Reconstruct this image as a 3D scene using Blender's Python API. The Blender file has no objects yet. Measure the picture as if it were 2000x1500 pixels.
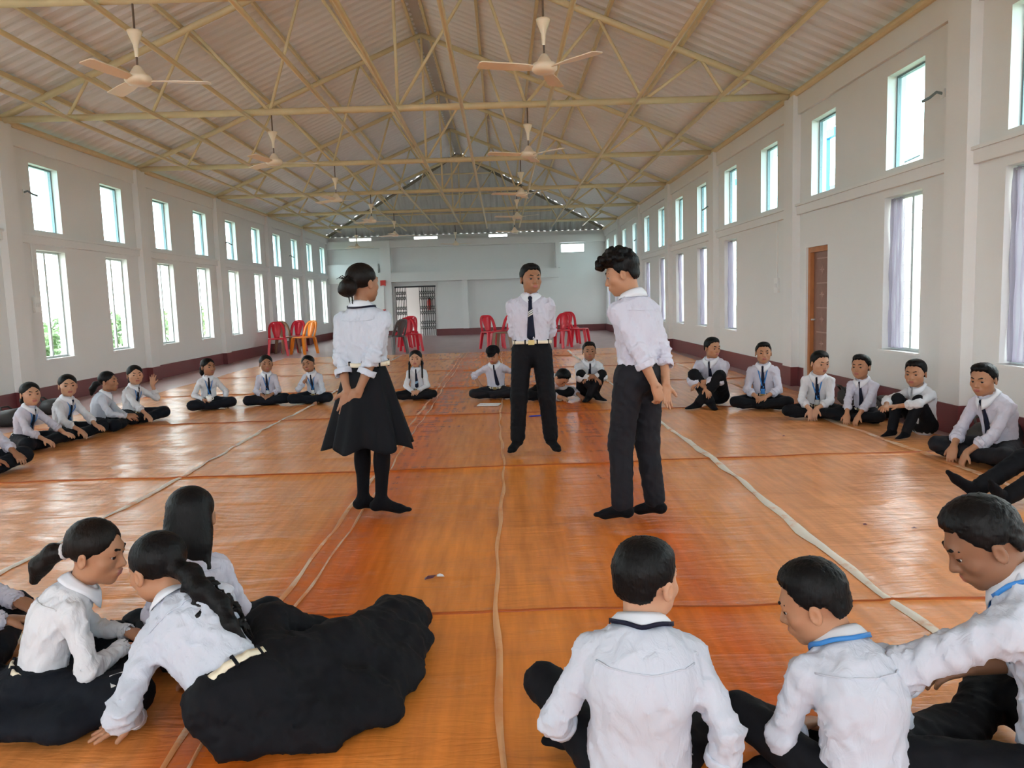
import bpy, bmesh, math, random
import numpy as np
from mathutils import Vector, Matrix

# ---------------------------------------------------------------- camera, sky, exposure
SC = bpy.context.scene
COL = SC.collection
CAM_H = 1.35
F_PX, PITCH, YAW, ROLL = 1506.75, 0.1086, 0.0094, 0.032

def cam_axes():
    cy, sy = math.cos(YAW), math.sin(YAW)
    f = np.array([sy*math.cos(PITCH), cy*math.cos(PITCH), -math.sin(PITCH)])
    rt = np.array([cy, -sy, 0.0]); up = np.cross(rt, f)
    c, s = math.cos(ROLL), math.sin(ROLL)
    return c*rt-s*up, s*rt+c*up, f

cam_data = bpy.data.cameras.new('camera')
cam = bpy.data.objects.new('camera', cam_data); COL.objects.link(cam)
_r, _u, _f = cam_axes()
cam.matrix_world = Matrix(((_r[0], _u[0], -_f[0], 0), (_r[1], _u[1], -_f[1], 0), (_r[2], _u[2], -_f[2], CAM_H), (0, 0, 0, 1)))
cam_data.sensor_fit = 'HORIZONTAL'; cam_data.sensor_width = 36.0
cam_data.lens = F_PX/2000*36.0
cam_data.clip_start = 0.05; cam_data.clip_end = 500
SC.camera = cam

def px_ray(px, py):
    return _f + _r*(px-1000)/F_PX - _u*(py-750)/F_PX
def px_floor(px, py, z=0.0):
    v = px_ray(px, py); t = (z-CAM_H)/v[2]; return np.array([t*v[0], t*v[1], z])
def px_depth(px, py, Y):
    v = px_ray(px, py); t = Y/v[1]; return np.array([t*v[0], Y, CAM_H+t*v[2]])
def to_px(p):
    d = np.asarray(p, float)-np.array([0, 0, CAM_H]); z = d@_f
    return (1000+F_PX*(d@_r)/z, 750-F_PX*(d@_u)/z)

SC.view_settings.view_transform = 'Standard'
SC.view_settings.look = 'None'
SC.view_settings.gamma = 1.0
SC.view_settings.use_curve_mapping = False
SC.view_settings.exposure = 0.90
SC.cycles.use_denoising = True
SC.cycles.max_bounces = 10
SC.cycles.diffuse_bounces = 6
SC.cycles.glossy_bounces = 4
SC.cycles.transparent_max_bounces = 24
SC.cycles.sample_clamp_indirect = 8.0
SC.cycles.caustics_reflective = False
SC.cycles.caustics_refractive = False

world = bpy.data.worlds.new('overcast_sky'); SC.world = world
world.use_nodes = True
wn = world.node_tree.nodes; wl = world.node_tree.links; wn.clear()
w_out = wn.new('ShaderNodeOutputWorld'); w_bg = wn.new('ShaderNodeBackground')
w_bg.inputs['Color'].default_value = (0.95, 0.985, 1.0, 1)
w_bg.inputs['Strength'].default_value = 7.0
wl.new(w_bg.outputs[0], w_out.inputs[0])

# ---------------------------------------------------------------- helpers
def nodes_of(m):
    return m.node_tree.nodes, m.node_tree.links

def mat(name, col, rough=0.6, metal=0.0, spec=0.5, noise=None, bump=None, sheen=0.0, vary=0.08, coat=0.0):
    """noise=(scale, amount): colour mottling; bump=(scale, strength, distance)"""
    m = bpy.data.materials.new(name); m.use_nodes = True
    n, l = nodes_of(m); b = n['Principled BSDF']
    b.inputs['Base Color'].default_value = (*col, 1)
    b.inputs['Roughness'].default_value = rough; b.inputs['Metallic'].default_value = metal
    b.inputs['Specular IOR Level'].default_value = spec
    if sheen: b.inputs['Sheen Weight'].default_value = sheen
    if coat: b.inputs['Coat Weight'].default_value = coat
    tc = n.new('ShaderNodeTexCoord')
    if noise:
        t = n.new('ShaderNodeTexNoise'); t.inputs['Scale'].default_value = noise[0]; t.inputs['Detail'].default_value = 5
        l.new(tc.outputs['Object'], t.inputs['Vector'])
        r = n.new('ShaderNodeMix'); r.data_type = 'RGBA'; a = noise[1]
        r.inputs[6].default_value = (*[max(0, c*(1-a)) for c in col], 1)
        r.inputs[7].default_value = (*[min(1, c*(1+a)) for c in col], 1)
        l.new(t.outputs['Fac'], r.inputs[0]); l.new(r.outputs[2], b.inputs['Base Color'])
    if bump:
        t2 = n.new('ShaderNodeTexNoise'); t2.inputs['Scale'].default_value = bump[0]; t2.inputs['Detail'].default_value = 4
        l.new(tc.outputs['Object'], t2.inputs['Vector'])
        bp = n.new('ShaderNodeBump'); bp.inputs['Strength'].default_value = bump[1]; bp.inputs['Distance'].default_value = bump[2]
        l.new(t2.outputs['Fac'], bp.inputs['Height']); l.new(bp.outputs[0], b.inputs['Normal'])
    return m

class MB:
    def __init__(s): s.v = []; s.f = []
    def _add(s, vs, fs):
        o = len(s.v); s.v += [tuple(map(float, p)) for p in vs]; s.f += [tuple(i+o for i in q) for q in fs]; return s
    def box(s, lo, hi):
        x0, y0, z0 = lo; x1, y1, z1 = hi
        return s._add([(x0,y0,z0),(x1,y0,z0),(x1,y1,z0),(x0,y1,z0),(x0,y0,z1),(x1,y0,z1),(x1,y1,z1),(x0,y1,z1)],
               [(3,2,1,0),(4,5,6,7),(0,1,5,4),(1,2,6,5),(2,3,7,6),(3,0,4,7)])
    def cyl(s, a, b, r0, r1=None, n=10, caps=True):
        a = np.asarray(a, float); b = np.asarray(b, float); r1 = r0 if r1 is None else r1
        d = (b-a)/np.linalg.norm(b-a); t = np.array([0,0,1.]) if abs(d[2]) < .9 else np.array([1.,0,0])
        u = np.cross(d, t); u /= np.linalg.norm(u); w = np.cross(d, u)
        vs = []
        for (c, r) in ((a, r0), (b, r1)):
            for i in range(n):
                th = 2*math.pi*i/n; vs.append(c+r*(math.cos(th)*u+math.sin(th)*w))
        fs = [(i, (i+1) % n, n+(i+1) % n, n+i) for i in range(n)]
        if caps: fs += [tuple(range(n-1, -1, -1)), tuple(range(n, 2*n))]
        return s._add(vs, fs)
    def tube(s, pts, r, n=8):
        pts = [np.asarray(p, float) for p in pts]; vs = []; prev = None
        rr = r if hasattr(r, '__len__') else [r]*len(pts)
        for i, p in enumerate(pts):
            d = pts[min(i+1, len(pts)-1)]-pts[max(i-1, 0)]; d = d/(np.linalg.norm(d)+1e-9)
            if prev is None:
                t = np.array([0,0,1.]) if abs(d[2]) < .9 else np.array([1.,0,0]); u = np.cross(d, t)
            else: u = prev-d*(prev@d)
            u = u/(np.linalg.norm(u)+1e-9); prev = u; w = np.cross(d, u)
            for k in range(n):
                th = 2*math.pi*k/n; vs.append(p+rr[i]*(math.cos(th)*u+math.sin(th)*w))
        fs = []
        for i in range(len(pts)-1):
            for k in range(n): fs.append((i*n+k, i*n+(k+1) % n, (i+1)*n+(k+1) % n, (i+1)*n+k))
        fs += [tuple(range(n-1, -1, -1)), tuple(range((len(pts)-1)*n, len(pts)*n))]
        return s._add(vs, fs)
    def lathe(s, prof, n=20, c=(0,0,0)):
        vs = []; m = len(prof)
        for i in range(n):
            th = 2*math.pi*i/n
            for (r, z) in prof: vs.append((c[0]+r*math.cos(th), c[1]+r*math.sin(th), c[2]+z))
        fs = [(i*m+j, ((i+1) % n)*m+j, ((i+1) % n)*m+j+1, i*m+j+1) for i in range(n) for j in range(m-1)]
        return s._add(vs, fs)
    def mesh(s, name, m, smooth=False):
        me = bpy.data.meshes.new(name); me.from_pydata(s.v, [], s.f)
        for x in (m if isinstance(m, (list, tuple)) else [m]): me.materials.append(x)
        if smooth: me.polygons.foreach_set('use_smooth', [True]*len(me.polygons))
        me.update(); return me
    def build(s, name, m, parent=None, smooth=False):
        return link(name, s.mesh(name, m, smooth), parent)

def link(name, me, parent=None):
    o = bpy.data.objects.new(name, me); COL.objects.link(o)
    if parent is not None: o.parent = parent
    return o
def empty(name, loc=(0,0,0), rz=0.0):
    o = bpy.data.objects.new(name, None); COL.objects.link(o); o.empty_display_size = .1
    o.location = loc; o.rotation_euler = (0, 0, rz); return o
def tag(o, label, cat, group=None):
    o['label'] = label; o['category'] = cat
    if group: o['group'] = group
    return o
def struct(o, label=None):
    o['kind'] = 'structure'
    if label: o['label'] = label
    return o
def copy_tree(o, parent=None):
    c = o.copy(); COL.objects.link(c); c.parent = parent
    for ch in list(o.children): copy_tree(ch, c)
    return c

# ---------------------------------------------------------------- materials of the hall
M_wall = mat('wall_paint', (0.73, 0.73, 0.725), .55, noise=(1.3, .03), bump=(60, .05, .01))
M_trim = mat('trim_paint', (0.75, 0.745, 0.74), .5, noise=(2, .03))
M_skirt = mat('maroon_paint', (0.16, 0.035, 0.04), .4, noise=(3, .15))
M_floor = mat('purple_cement', (0.40, 0.265, 0.265), .34, noise=(2.2, .25), bump=(8, .1, .01))
M_pipe = mat('cream_yellow_paint', (0.70, 0.58, 0.35), .42, noise=(6, .12))
M_frame = mat('window_aluminium', (0.17, 0.24, 0.26), .4, metal=.3)
M_frame2 = mat('white_aluminium', (0.55, 0.6, 0.6), .4, metal=.2)
M_fan = mat('fan_cream', (0.86, 0.74, 0.58), .35)
M_rod = mat('dark_rod', (0.12, 0.08, 0.06), .5)
M_steel = mat('black_iron', (0.03, 0.03, 0.035), .45, metal=.3)
M_wood = mat('door_frame_wood', (0.45, 0.17, 0.055), .5, noise=(9, .25))
M_doorp = mat('door_panel_brown', (0.25, 0.125, 0.09), .5, noise=(14, .2))
M_carv = mat('door_carving', (0.40, 0.24, 0.19), .5)
M_white = mat('white_plastic', (0.8, 0.8, 0.79), .4)
M_red = mat('fire_red', (0.65, 0.03, 0.02), .4)

def glass(name, tint, gl=.05):
    m = bpy.data.materials.new(name); m.use_nodes = True; n, l = nodes_of(m); n.clear()
    o = n.new('ShaderNodeOutputMaterial'); t = n.new('ShaderNodeBsdfTransparent'); t.inputs[0].default_value = (*tint, 1)
    g = n.new('ShaderNodeBsdfGlossy'); g.inputs['Roughness'].default_value = .05
    mx = n.new('ShaderNodeMixShader'); mx.inputs[0].default_value = gl
    l.new(t.outputs[0], mx.inputs[1]); l.new(g.outputs[0], mx.inputs[2]); l.new(mx.outputs[0], o.inputs[0]); return m
M_glass_up = glass('cyan_tinted_glass', (0.80, 0.93, 0.95))
M_glass_lo = glass('clear_glass', (0.93, 0.97, 0.97))

def curtain_mat():
    m = bpy.data.materials.new('lace_curtain'); m.use_nodes = True; n, l = nodes_of(m); n.clear()
    o = n.new('ShaderNodeOutputMaterial'); d = n.new('ShaderNodeBsdfDiffuse'); d.inputs[0].default_value = (.36, .33, .41, 1)
    tr = n.new('ShaderNodeBsdfTranslucent'); tr.inputs[0].default_value = (.30, .27, .34, 1)
    tp = n.new('ShaderNodeBsdfTransparent')
    a = n.new('ShaderNodeMixShader'); a.inputs[0].default_value = .35
    b = n.new('ShaderNodeMixShader'); b.inputs[0].default_value = .12
    l.new(d.outputs[0], a.inputs[1]); l.new(tr.outputs[0], a.inputs[2]); l.new(a.outputs[0], b.inputs[1]); l.new(tp.outputs[0], b.inputs[2])
    l.new(b.outputs[0], o.inputs[0]); return m
M_curtain = curtain_mat()

# ---------------------------------------------------------------- hall shell
XL, XR, YB, YF = -6.917, 4.199, 31.38, -9.22
XM = (XL+XR)/2
ZE = 4.02            # wall top
S_BAY, Y0 = 4.06, 7.02
PIL = [Y0+S_BAY*k for k in range(-4, 7)]
WIN = []             # window centre Y
for yp in PIL[:-1]: WIN += [yp+1.04, yp+3.07]
TW = 0.2
UP = (2.61, 3.59, .37); LO = (.68, 2.32, .38)
DOOR_Y, DOOR_Z = (9.98, 10.68), 1.93

def wall_mesh(holes, y0, y1, z0, z1, x0, x1):
    """wall slab between x0..x1 with rectangular openings (ya,yb,za,zb)"""
    ys = sorted({y0, y1, *[h[0] for h in holes], *[h[1] for h in holes]})
    zs = sorted({z0, z1, *[h[2] for h in holes], *[h[3] for h in holes]})
    mb = MB(); ny, nz = len(ys)-1, len(zs)-1
    solid = np.ones((ny, nz), bool)
    for i in range(ny):
        for j in range(nz):
            c = ((ys[i]+ys[i+1])/2, (zs[j]+zs[j+1])/2)
            solid[i, j] = not any(h[0] < c[0] < h[1] and h[2] < c[1] < h[3] for h in holes)
    for i in range(ny):
        for j in range(nz):
            if not solid[i, j]: continue
            a, b, c, d = ys[i], ys[i+1], zs[j], zs[j+1]
            mb._add([(x0,a,c),(x0,b,c),(x0,b,d),(x0,a,d)], [(0,1,2,3)])
            mb._add([(x1,a,c),(x1,b,c),(x1,b,d),(x1,a,d)], [(3,2,1,0)])
            for di, dj, q in ((-1,0,[(x0,a,c),(x1,a,c),(x1,a,d),(x0,a,d)]), (1,0,[(x0,b,c),(x1,b,c),(x1,b,d),(x0,b,d)]),
                              (0,-1,[(x0,a,c),(x0,b,c),(x1,b,c),(x1,a,c)]), (0,1,[(x0,a,d),(x0,b,d),(x1,b,d),(x1,a,d)])):
                ii, jj = i+di, j+dj
                if not (0 <= ii < ny and 0 <= jj < nz) or not solid[ii, jj]: mb._add(q, [(0,1,2,3)])
    return mb

holesL, holesR = [], []
for y in WIN:
    holesL += [(y-UP[2], y+UP[2], UP[0], UP[1]), (y-LO[2], y+LO[2], LO[0], LO[1])]
    yr = y+.07
    holesR += [(yr-UP[2], yr+UP[2], UP[0], UP[1])]
    if not (9.5 < y < 12.6): holesR += [(yr-LO[2], yr+LO[2], LO[0], LO[1])]
holesR.append((DOOR_Y[0], DOOR_Y[1], -1, DOOR_Z))
struct(wall_mesh(holesL, YF, YB+TW, 0, ZE, XL, XL-TW).build('wall_left', M_wall))
struct(wall_mesh([(a,b,max(c,0),d) for a,b,c,d in holesR], YF, YB+TW, 0, ZE, XR, XR+TW).build('wall_right', M_wall))
# back wall: gate opening, ventilator slot
def wall_y(holes, y0, y1):
    mb = wall_mesh(holes, XL, XR, 0, ZE+.02, y0, y1)
    mb.v = [(p[1], p[0], p[2]) for p in mb.v]; return mb
GATE = (-4.28, -2.69, 0.0, 2.0); VENT = (2.45, 3.36, 3.19, 3.5)
struct(wall_y([GATE, VENT, (-6.05,-5.15,3.88,3.99), (-3.45,-2.5,3.88,3.99), (-.45,.3,3.88,3.99)], YB, YB+TW).build('wall_back', M_wall))
struct(wall_y([(a, a+1.5, .9, 2.6) for a in (-6.2,-3.9,-.3,2.0)], YF-TW, YF).build('wall_front', M_wall))  # openings behind the camera added to let in more light
struct(MB().box((XL-TW, YF-TW, -.12), (XR+TW, YB+TW, 0)).build('floor', M_floor))

# baseboards
def board(name, parts):
    mb = MB()
    for lo, hi in parts: mb.box(lo, hi)
    return struct(mb.build(name, M_skirt))
board('baseboard_left', [((XL, YF, 0), (XL+.02, YB, .27))])
board('baseboard_right', [((XR-.02, YF, 0), (XR, DOOR_Y[0]-.06, .27)), ((XR-.02, DOOR_Y[1]+.06, 0), (XR, YB, .27))])
board('baseboard_back', [((XL, YB-.02, 0), (GATE[0], YB, .27)), ((GATE[1], YB-.02, 0), (XR, YB, .27))])
# pilasters with maroon foot, bands, eave beams
tn = 0
def trim(mb, m=None):
    global tn
    tn += 1; return struct(mb.build('trim_%d' % tn, m or M_trim))
for side, x, s in (('left', XL, 1), ('right', XR, -1)):
    for yp in PIL[1:-1]:
        a, b = sorted((x, x+s*.11))
        o = trim(MB().box((a, yp-.17, .27), (b, yp+.17, ZE)))
        a2, b2 = sorted((x, x+s*.125))
        MB().box((a2, yp-.185, 0), (b2, yp+.185, .27)).build('pilaster_foot', M_skirt, o)
    a, b = sorted((x, x+s*.05))
    o = trim(MB().box((a, YF, 2.40), (b, YB, 2.54)))
    a, b = sorted((x, x+s*.075)); MB().box((a, YF, 2.515), (b, YB, 2.545)).build('ledge', M_trim, o)
    a, b = sorted((x, x+s*.045)); trim(MB().box((a, YF, 3.76), (b, YB, ZE)))
    # yellow wall-plate pipe on top of the wall
    trim(MB().cyl((x+s*.06, YF, ZE+.03), (x+s*.06, YB, ZE+.03), .045, n=10), M_pipe)
# back wall relief: columns and beams
trim(MB().box((-4.79, YB-.38, .27), (-4.38, YB, 3.84)))
trim(MB().box((-1.58, YB-.3, .27), (-1.36, YB, 2.2)))
trim(MB().box((2.2, YB-.3, 2.58), (2.36, YB, 3.56)))
trim(MB().box((XL, YB-.35, 2.2), (2.3, YB, 2.58)))
trim(MB().box((XL, YB-.3, 3.56), (XR, YB, 3.84)))
trim(MB().box((XL, YB-.3, 2.58), (-4.9, YB-.02, 2.95)))

# ---------------------------------------------------------------- roof: corrugated sheets, hip at the far end
def roof_mat():
    m = mat('painted_roof_sheet', (0.78, 0.80, 0.86), .5, noise=(1.1, .06))
    return m
M_roof = roof_mat()
M_roof_hip = mat('galvanised_sheet', (0.55, 0.55, 0.54), .45, metal=.3, noise=(2, .15))
ZR = 6.5; SL = .423; OH = 6.45; YH = 27.35
def prof(t, p=.24):
    u = (t/p) % 1.0
    return .028*np.clip(np.minimum(np.abs(u-.5)*-1+.5, .5)*6-1.2, 0, 1)
def roof_side(s):
    step = .03; ys = np.arange(YF-.6, YB+.8, step); zz = prof(ys)
    vs = []; fs = []
    for y, dz in zip(ys, zz):
        ymax = y
        u0 = 0.0 if y <= YH else (y-YH)/(YB-YH)*5.558
        u1 = OH
        vs += [(XM+s*min(u0, u1), y, ZR-SL*min(u0, u1)+dz), (XM+s*u1, y, ZR-SL*u1+dz)]
    n = len(ys)
    for i in range(n-1): fs.append((2*i, 2*i+1, 2*i+3, 2*i+2))
    mb = MB(); mb._add(vs, fs); return mb
ceil_root = struct(empty('ceiling', (XM, 10, ZE)), 'corrugated metal roof sheets seen from below')
def par(o, root):
    o.parent = root; o.matrix_parent_inverse = Matrix.Translation(root.location).inverted(); return o
par(roof_side(-1).build('roof_sheet', M_roof), ceil_root)
par(roof_side(1).build('roof_sheet', M_roof), ceil_root)
def hip():
    xs = np.arange(XL-.6, XR+.6, .03); zz = prof(xs); vs = []; fs = []
    slope = (ZR-(ZR-SL*5.558))/(YB-YH)
    for x, dz in zip(xs, zz):
        u = abs(x-XM); yt = min(YH+u/5.558*(YB-YH), YB+.8)
        vs += [(x, yt, ZR-slope*(yt-YH)+dz), (x, YB+.8, ZR-slope*(YB+.8-YH)+dz)]
    for i in range(len(xs)-1): fs.append((2*i, 2*i+1, 2*i+3, 2*i+2))
    mb = MB(); mb._add(vs, fs); return mb
par(hip().build('hip_sheet', M_roof_hip), ceil_root)
par(MB().box((XM-.16, YF, ZR-.035), (XM+.16, YH+.1, ZR-.025)).build('ridge_flashing', M_roof_hip), ceil_root)

# ---------------------------------------------------------------- trusses
CH = [-5.5, -4.58, -3.42, -1.78, 0, 1.78, 3.42, 4.58, 5.5]
RF = [0, 1.19, 2.8, 4.22, 4.95]
def raf(u): return 6.36-abs(u)*.4155
def make_truss():
    t = empty('roof_truss', (XM, 0, 4.05))
    MB().cyl((-5.52, 0, 0), (5.52, 0, 0), .046, n=12).build('bottom_chord', M_pipe, t, True)
    for s in (-1, 1):
        MB().cyl((0, 0, raf(0)-4.05), (s*5.55, 0, raf(5.55)-4.05), .046, n=12).build('rafter', M_pipe, t, True)
    webs = [(0, 0), (0, 1.19), (0, -1.19)]
    for s in (-1, 1):
        webs += [(s*1.78, s*1.19), (s*1.78, s*2.8), (s*3.42, s*2.8), (s*3.42, s*4.22), (s*4.58, s*4.22), (s*4.58, s*4.95)]
    for c, r in webs:
        MB().cyl((c, 0, 0), (r, 0, raf(r)-4.05), .022, n=8).build('web_pipe', M_pipe, t, True)
    return t
truss0 = make_truss()
TR_LBL = {-2: 'cream yellow pipe roof truss two bays behind the camera', -1: 'cream yellow pipe roof truss just behind the camera',
 -3: 'cream yellow pipe roof truss third behind the camera', 0: 'nearest cream yellow pipe truss, its chord along the top edge of view',
 1: 'cream yellow pipe truss, second from the camera, chord spanning the whole width', 2: 'cream yellow pipe truss, third from the camera',
 3: 'cream yellow pipe truss, fourth from the camera', 4: 'cream yellow pipe truss, fifth from the camera', 5: 'farthest cream yellow pipe truss, where the hip roof begins'}
first = True
TRY = {k: Y0+.03+S_BAY*k for k in range(-3, 6)}
for k in range(0, 6):
    t = truss0 if first else copy_tree(truss0); first = False
    t.location = (XM, TRY[k], 4.05); tag(t, TR_LBL[k], 'roof truss', 'roof trusses')
for k in (-1, -2):
    t = copy_tree(truss0); t.location = (XM, TRY[k], 4.05); tag(t, TR_LBL[k], 'roof truss', 'roof trusses')
# hip rafters
for s in (-1, 1):
    o = MB().cyl((s*.08, .05, -.03), (s*5.5, YB-YH-.05, -2.32), .05, n=8).build('hip_rafter', mat('dark_pipe_%d' % s, (.2, .17, .12), .5))
    o.location = (XM, YH, ZR-.1)
    tag(o, 'dark hip rafter pipe running to the %s far corner' % ('left' if s < 0 else 'right'), 'rafter')
# purlins and longitudinal ties
for s in (-1, 1):
    for i, u in enumerate((.14, 1.1, 2.0, 2.93, 3.95, 4.87)):
        yend = YH+u/5.558*(YB-YH)-.1
        o = MB().box((-.022, YF+.1, -.03), (.022, yend, .03)).build('purlin', M_pipe)
        o.location = (XM+s*u, 0, ZR-SL*u-.045)
        tag(o, 'cream purlin under the %s roof slope, %s from the ridge' % ('left' if s < 0 else 'right', ('first','second','third','fourth','fifth','sixth')[i]), 'purlin', 'roof purlins')
    for j, yy in enumerate((28.4, 29.4, 30.4)):
        pass
for j, yy in enumerate((28.3, 29.3, 30.3)):
    w = (yy-YH)/(YB-YH)*4.6
    o = MB().cyl((-w, 0, 0), (w, 0, 0), .025, n=8).build('purlin', M_pipe); o.location = (XM, yy, ZR-(yy-YH)*.583-.05)
    tag(o, 'cross purlin under the far hip roof, %s from its top' % ('first','second','third')[j], 'purlin', 'roof purlins')
for i, u in enumerate((-4.42, -3.22, -2.05, -.87, 0, .9, 2.08, 3.27, 4.4)):
    o = MB().cyl((0, YF+.1, 0), (0, 28.6, 0), .027 if i != 4 else .03, n=8).build('tie_pipe', M_pipe, None, True)
    o.location = (XM+u, 0, 4.05-.072)
    tag(o, 'long cream tie pipe under the truss chords, %s from the left wall' % ('first','second','third','fourth','fifth','sixth','seventh','eighth','ninth')[i], 'pipe', 'longitudinal tie pipes')

# ---------------------------------------------------------------- windows
wn_ = 0
def upper_window():
    w = empty('window', (0, 0, 0))
    y0, y1, z0, z1 = -UP[2], UP[2], UP[0], UP[1]; f = MB(); t = .022
    for lo, hi in (((-.02,y0,z0),(.02,y1,z0+t)), ((-.02,y0,z1-t),(.02,y1,z1)), ((-.02,y0,z0+t),(.02,y0+t,z1-t)), ((-.02,y1-t,z0+t),(.02,y1,z1-t))): f.box(lo, hi)
    f.build('window_frame', M_frame, w)
    MB().box((-.003,y0+t,z0+t),(.003,y1-t,z1-t)).build('pane', M_glass_up, w)
    return w
def lower_window():
    w = empty('window', (0, 0, 0))
    y0, y1, z0, z1 = -LO[2], LO[2], LO[0], LO[1]; f = MB(); t = .03
    for lo, hi in (((-.03,y0,z0),(.03,y1,z0+t)), ((-.03,y0,z1-t),(.03,y1,z1)), ((-.03,y0,z0+t),(.03,y0+t,z1-t)), ((-.03,y1-t,z0+t),(.03,y1,z1-t))): f.box(lo, hi)
    f.build('window_frame', M_frame2, w)
    MB().box((-.018,-.022,z0+t),(.018,.022,z1-t)).build('mullion', M_frame2, w)
    for a, b in ((y0+t, -.022), (.022, y1-t)):
        MB().box((-.003,a,z0+t),(.003,b,z1-t)).build('pane', M_glass_lo, w)
    g = MB()
    for k in range(1, 9): g.cyl((0, y0+t, z0+k*(z1-z0)/9), (0, y1-t, z0+k*(z1-z0)/9), .004, n=6)
    o = g.build('grille', M_frame2, w); o.location = (.05, 0, 0)
    MB().box((-.17,y0-.02,z0-.03),(-.02,y1+.02,z0)).build('window_sill', M_trim, w)
    return w
uw, lw = upper_window(), lower_window()
usedu = usedl = False
def place_win(src, used, x, y, flip):
    global wn_
    wn_ += 1
    o = src if not used else copy_tree(src)
    o.location = (x, y, 0); o.rotation_euler = (0, 0, math.pi if flip else 0)
    o.name = 'window_%d' % wn_; struct(o); return o
for y in WIN:
    place_win(uw, usedu, XL-.12, y, True); usedu = True
    place_win(uw, True, XR+.12, y+.07, False)
    place_win(lw, usedl, XL-.13, y, True); usedl = True
    if not (9.5 < y < 12.6): place_win(lw, True, XR+.13, y+.07, False)
# curtains: gathered lace on the far jamb of the right-hand lower windows
def curtain_mesh(w, z0, z1, amp=.022, n=26, seed=0):
    rnd = random.Random(seed); vs = []; fs = []; nz = 14
    for i in range(n+1):
        for j in range(nz+1):
            u = i/n; v = j/nz
            vs.append((amp*math.sin(u*w*95+seed+.7*math.sin(v*5+seed))+.006*math.sin(v*17+u*9), (u-.5)*w*(1+.1*math.sin(v*3.1+seed)), z0+(z1-z0)*v))
    for i in range(n):
        for j in range(nz): fs.append((i*(nz+1)+j, (i+1)*(nz+1)+j, (i+1)*(nz+1)+j+1, i*(nz+1)+j+1))
    mb = MB(); mb._add(vs, fs); return mb
ci = 0
ORD = ('nearest', 'second', 'third', 'fourth', 'fifth', 'sixth', 'seventh', 'eighth', 'ninth', 'tenth', 'eleventh')
for y in WIN:
    if y < 5.5 or 9.5 < y < 12.6: continue
    o = curtain_mesh(.26, LO[0]+.02, LO[1]-.02, seed=ci).build('curtain', M_curtain, None, True)
    o.location = (XR+.07, y+.305, 0)
    tag(o, 'gathered lace curtain at the %s lower window of the right wall' % ORD[ci], 'curtain', 'lace curtains')
    MB().cyl((0, -.6, LO[1]-.035), (0, .13, LO[1]-.035), .006, n=6).build('curtain_rod', M_frame2, o)
    ci += 1

# ---------------------------------------------------------------- door on the right wall
dr = struct(empty('door_1', (XR, (DOOR_Y[0]+DOOR_Y[1])/2, 0)), 'brown panelled wooden door in orange frame')
hw = (DOOR_Y[1]-DOOR_Y[0])/2
f = MB()
for a, b in ((-hw, -hw+.07), (hw-.07, hw)): f.box((.03, a, 0), (.15, b, DOOR_Z))
f.box((.03, -hw+.07, DOOR_Z-.07), (.15, hw-.07, DOOR_Z)); f.build('door_frame', M_wood, dr)
MB().box((.085, -hw+.07, .01), (.125, hw-.07, DOOR_Z-.07)).build('door_leaf', M_doorp, dr)
for k in range(5):
    z = .3+k*.33
    mb = MB()
    for q in range(8):
        a = q*math.pi/4; r = .085 if q % 2 == 0 else .045
        mb._add([(.080, 0, z), (.074, r*math.cos(a), z+r*math.sin(a)), (.083, .03*math.cos(a+.39), z+.03*math.sin(a+.39)), (.083, .03*math.cos(a-.39), z+.03*math.sin(a-.39))], [(0,1,2),(0,3,1)])
    mb.build('carved_star', M_carv, dr)
    MB().box((.076, -.17, z+.145), (.086, .17, z+.16)).build('moulding', M_carv, dr)
mb = MB().cyl((.085, hw-.12, .95), (.03, hw-.12, .95), .012, n=8); mb.cyl((.035, hw-.13, .95), (.035, hw-.21, .95), .009, n=8)
mb.build('door_handle', M_frame2, dr)

# ---------------------------------------------------------------- collapsible gate in the back wall
gr = struct(empty('door_2', (0, YB, 0)), 'black collapsible iron gate, half open')
g = MB()
g.box((GATE[0]-.03, -.04, 1.97), (GATE[1]+.03, .02, 2.03)); g.build('gate_rail', M_steel, gr)
def gate_part(x0, x1, n):
    dx = (x1-x0)/n
    for i in range(n+1):
        MB().box((x0+i*dx-.011, -.03, .03), (x0+i*dx+.011, -.008, 1.97)).build('gate_bar', M_steel, gr)
    for z in (.35, .55, .95, 1.15, 1.55, 1.75):
        mb = MB()
        for i in range(n):
            mb.cyl((x0+i*dx, -.035, z-.09), (x0+(i+1)*dx, -.035, z+.09), .011, n=6); mb.cyl((x0+i*dx, -.035, z+.09), (x0+(i+1)*dx, -.035, z-.09), .011, n=6)
        mb.build('gate_lattice', M_steel, gr)
gate_part(GATE[0]+.02, GATE[0]+.42, 6)
gate_part(-3.32, GATE[1]-.02, 7)
# room beyond the gate; unseen ceiling and side walls added to dim it
o = struct(MB().box((-6, YB+2.6, -.1), (-1, YB+2.7, 3)).build('wall_lobby', M_wall))
o = struct(MB().box((-6, YB+TW, -.1), (-1, YB+2.6, 0)).build('floor_lobby', M_floor))
o = struct(MB().box((-6, YB+TW, 2.6), (-1, YB+2.7, 2.7)).build('ceiling_lobby', M_wall))
o = struct(MB().box((-1.1, YB+TW, 0), (-1, YB+2.6, 2.6)).build('wall_lobby_right', M_wall))
o = struct(MB().box((-6, YB+TW, 1.3), (-5.9, YB+2.6, 2.6)).build('wall_lobby_left_dimmer', M_wall))
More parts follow.
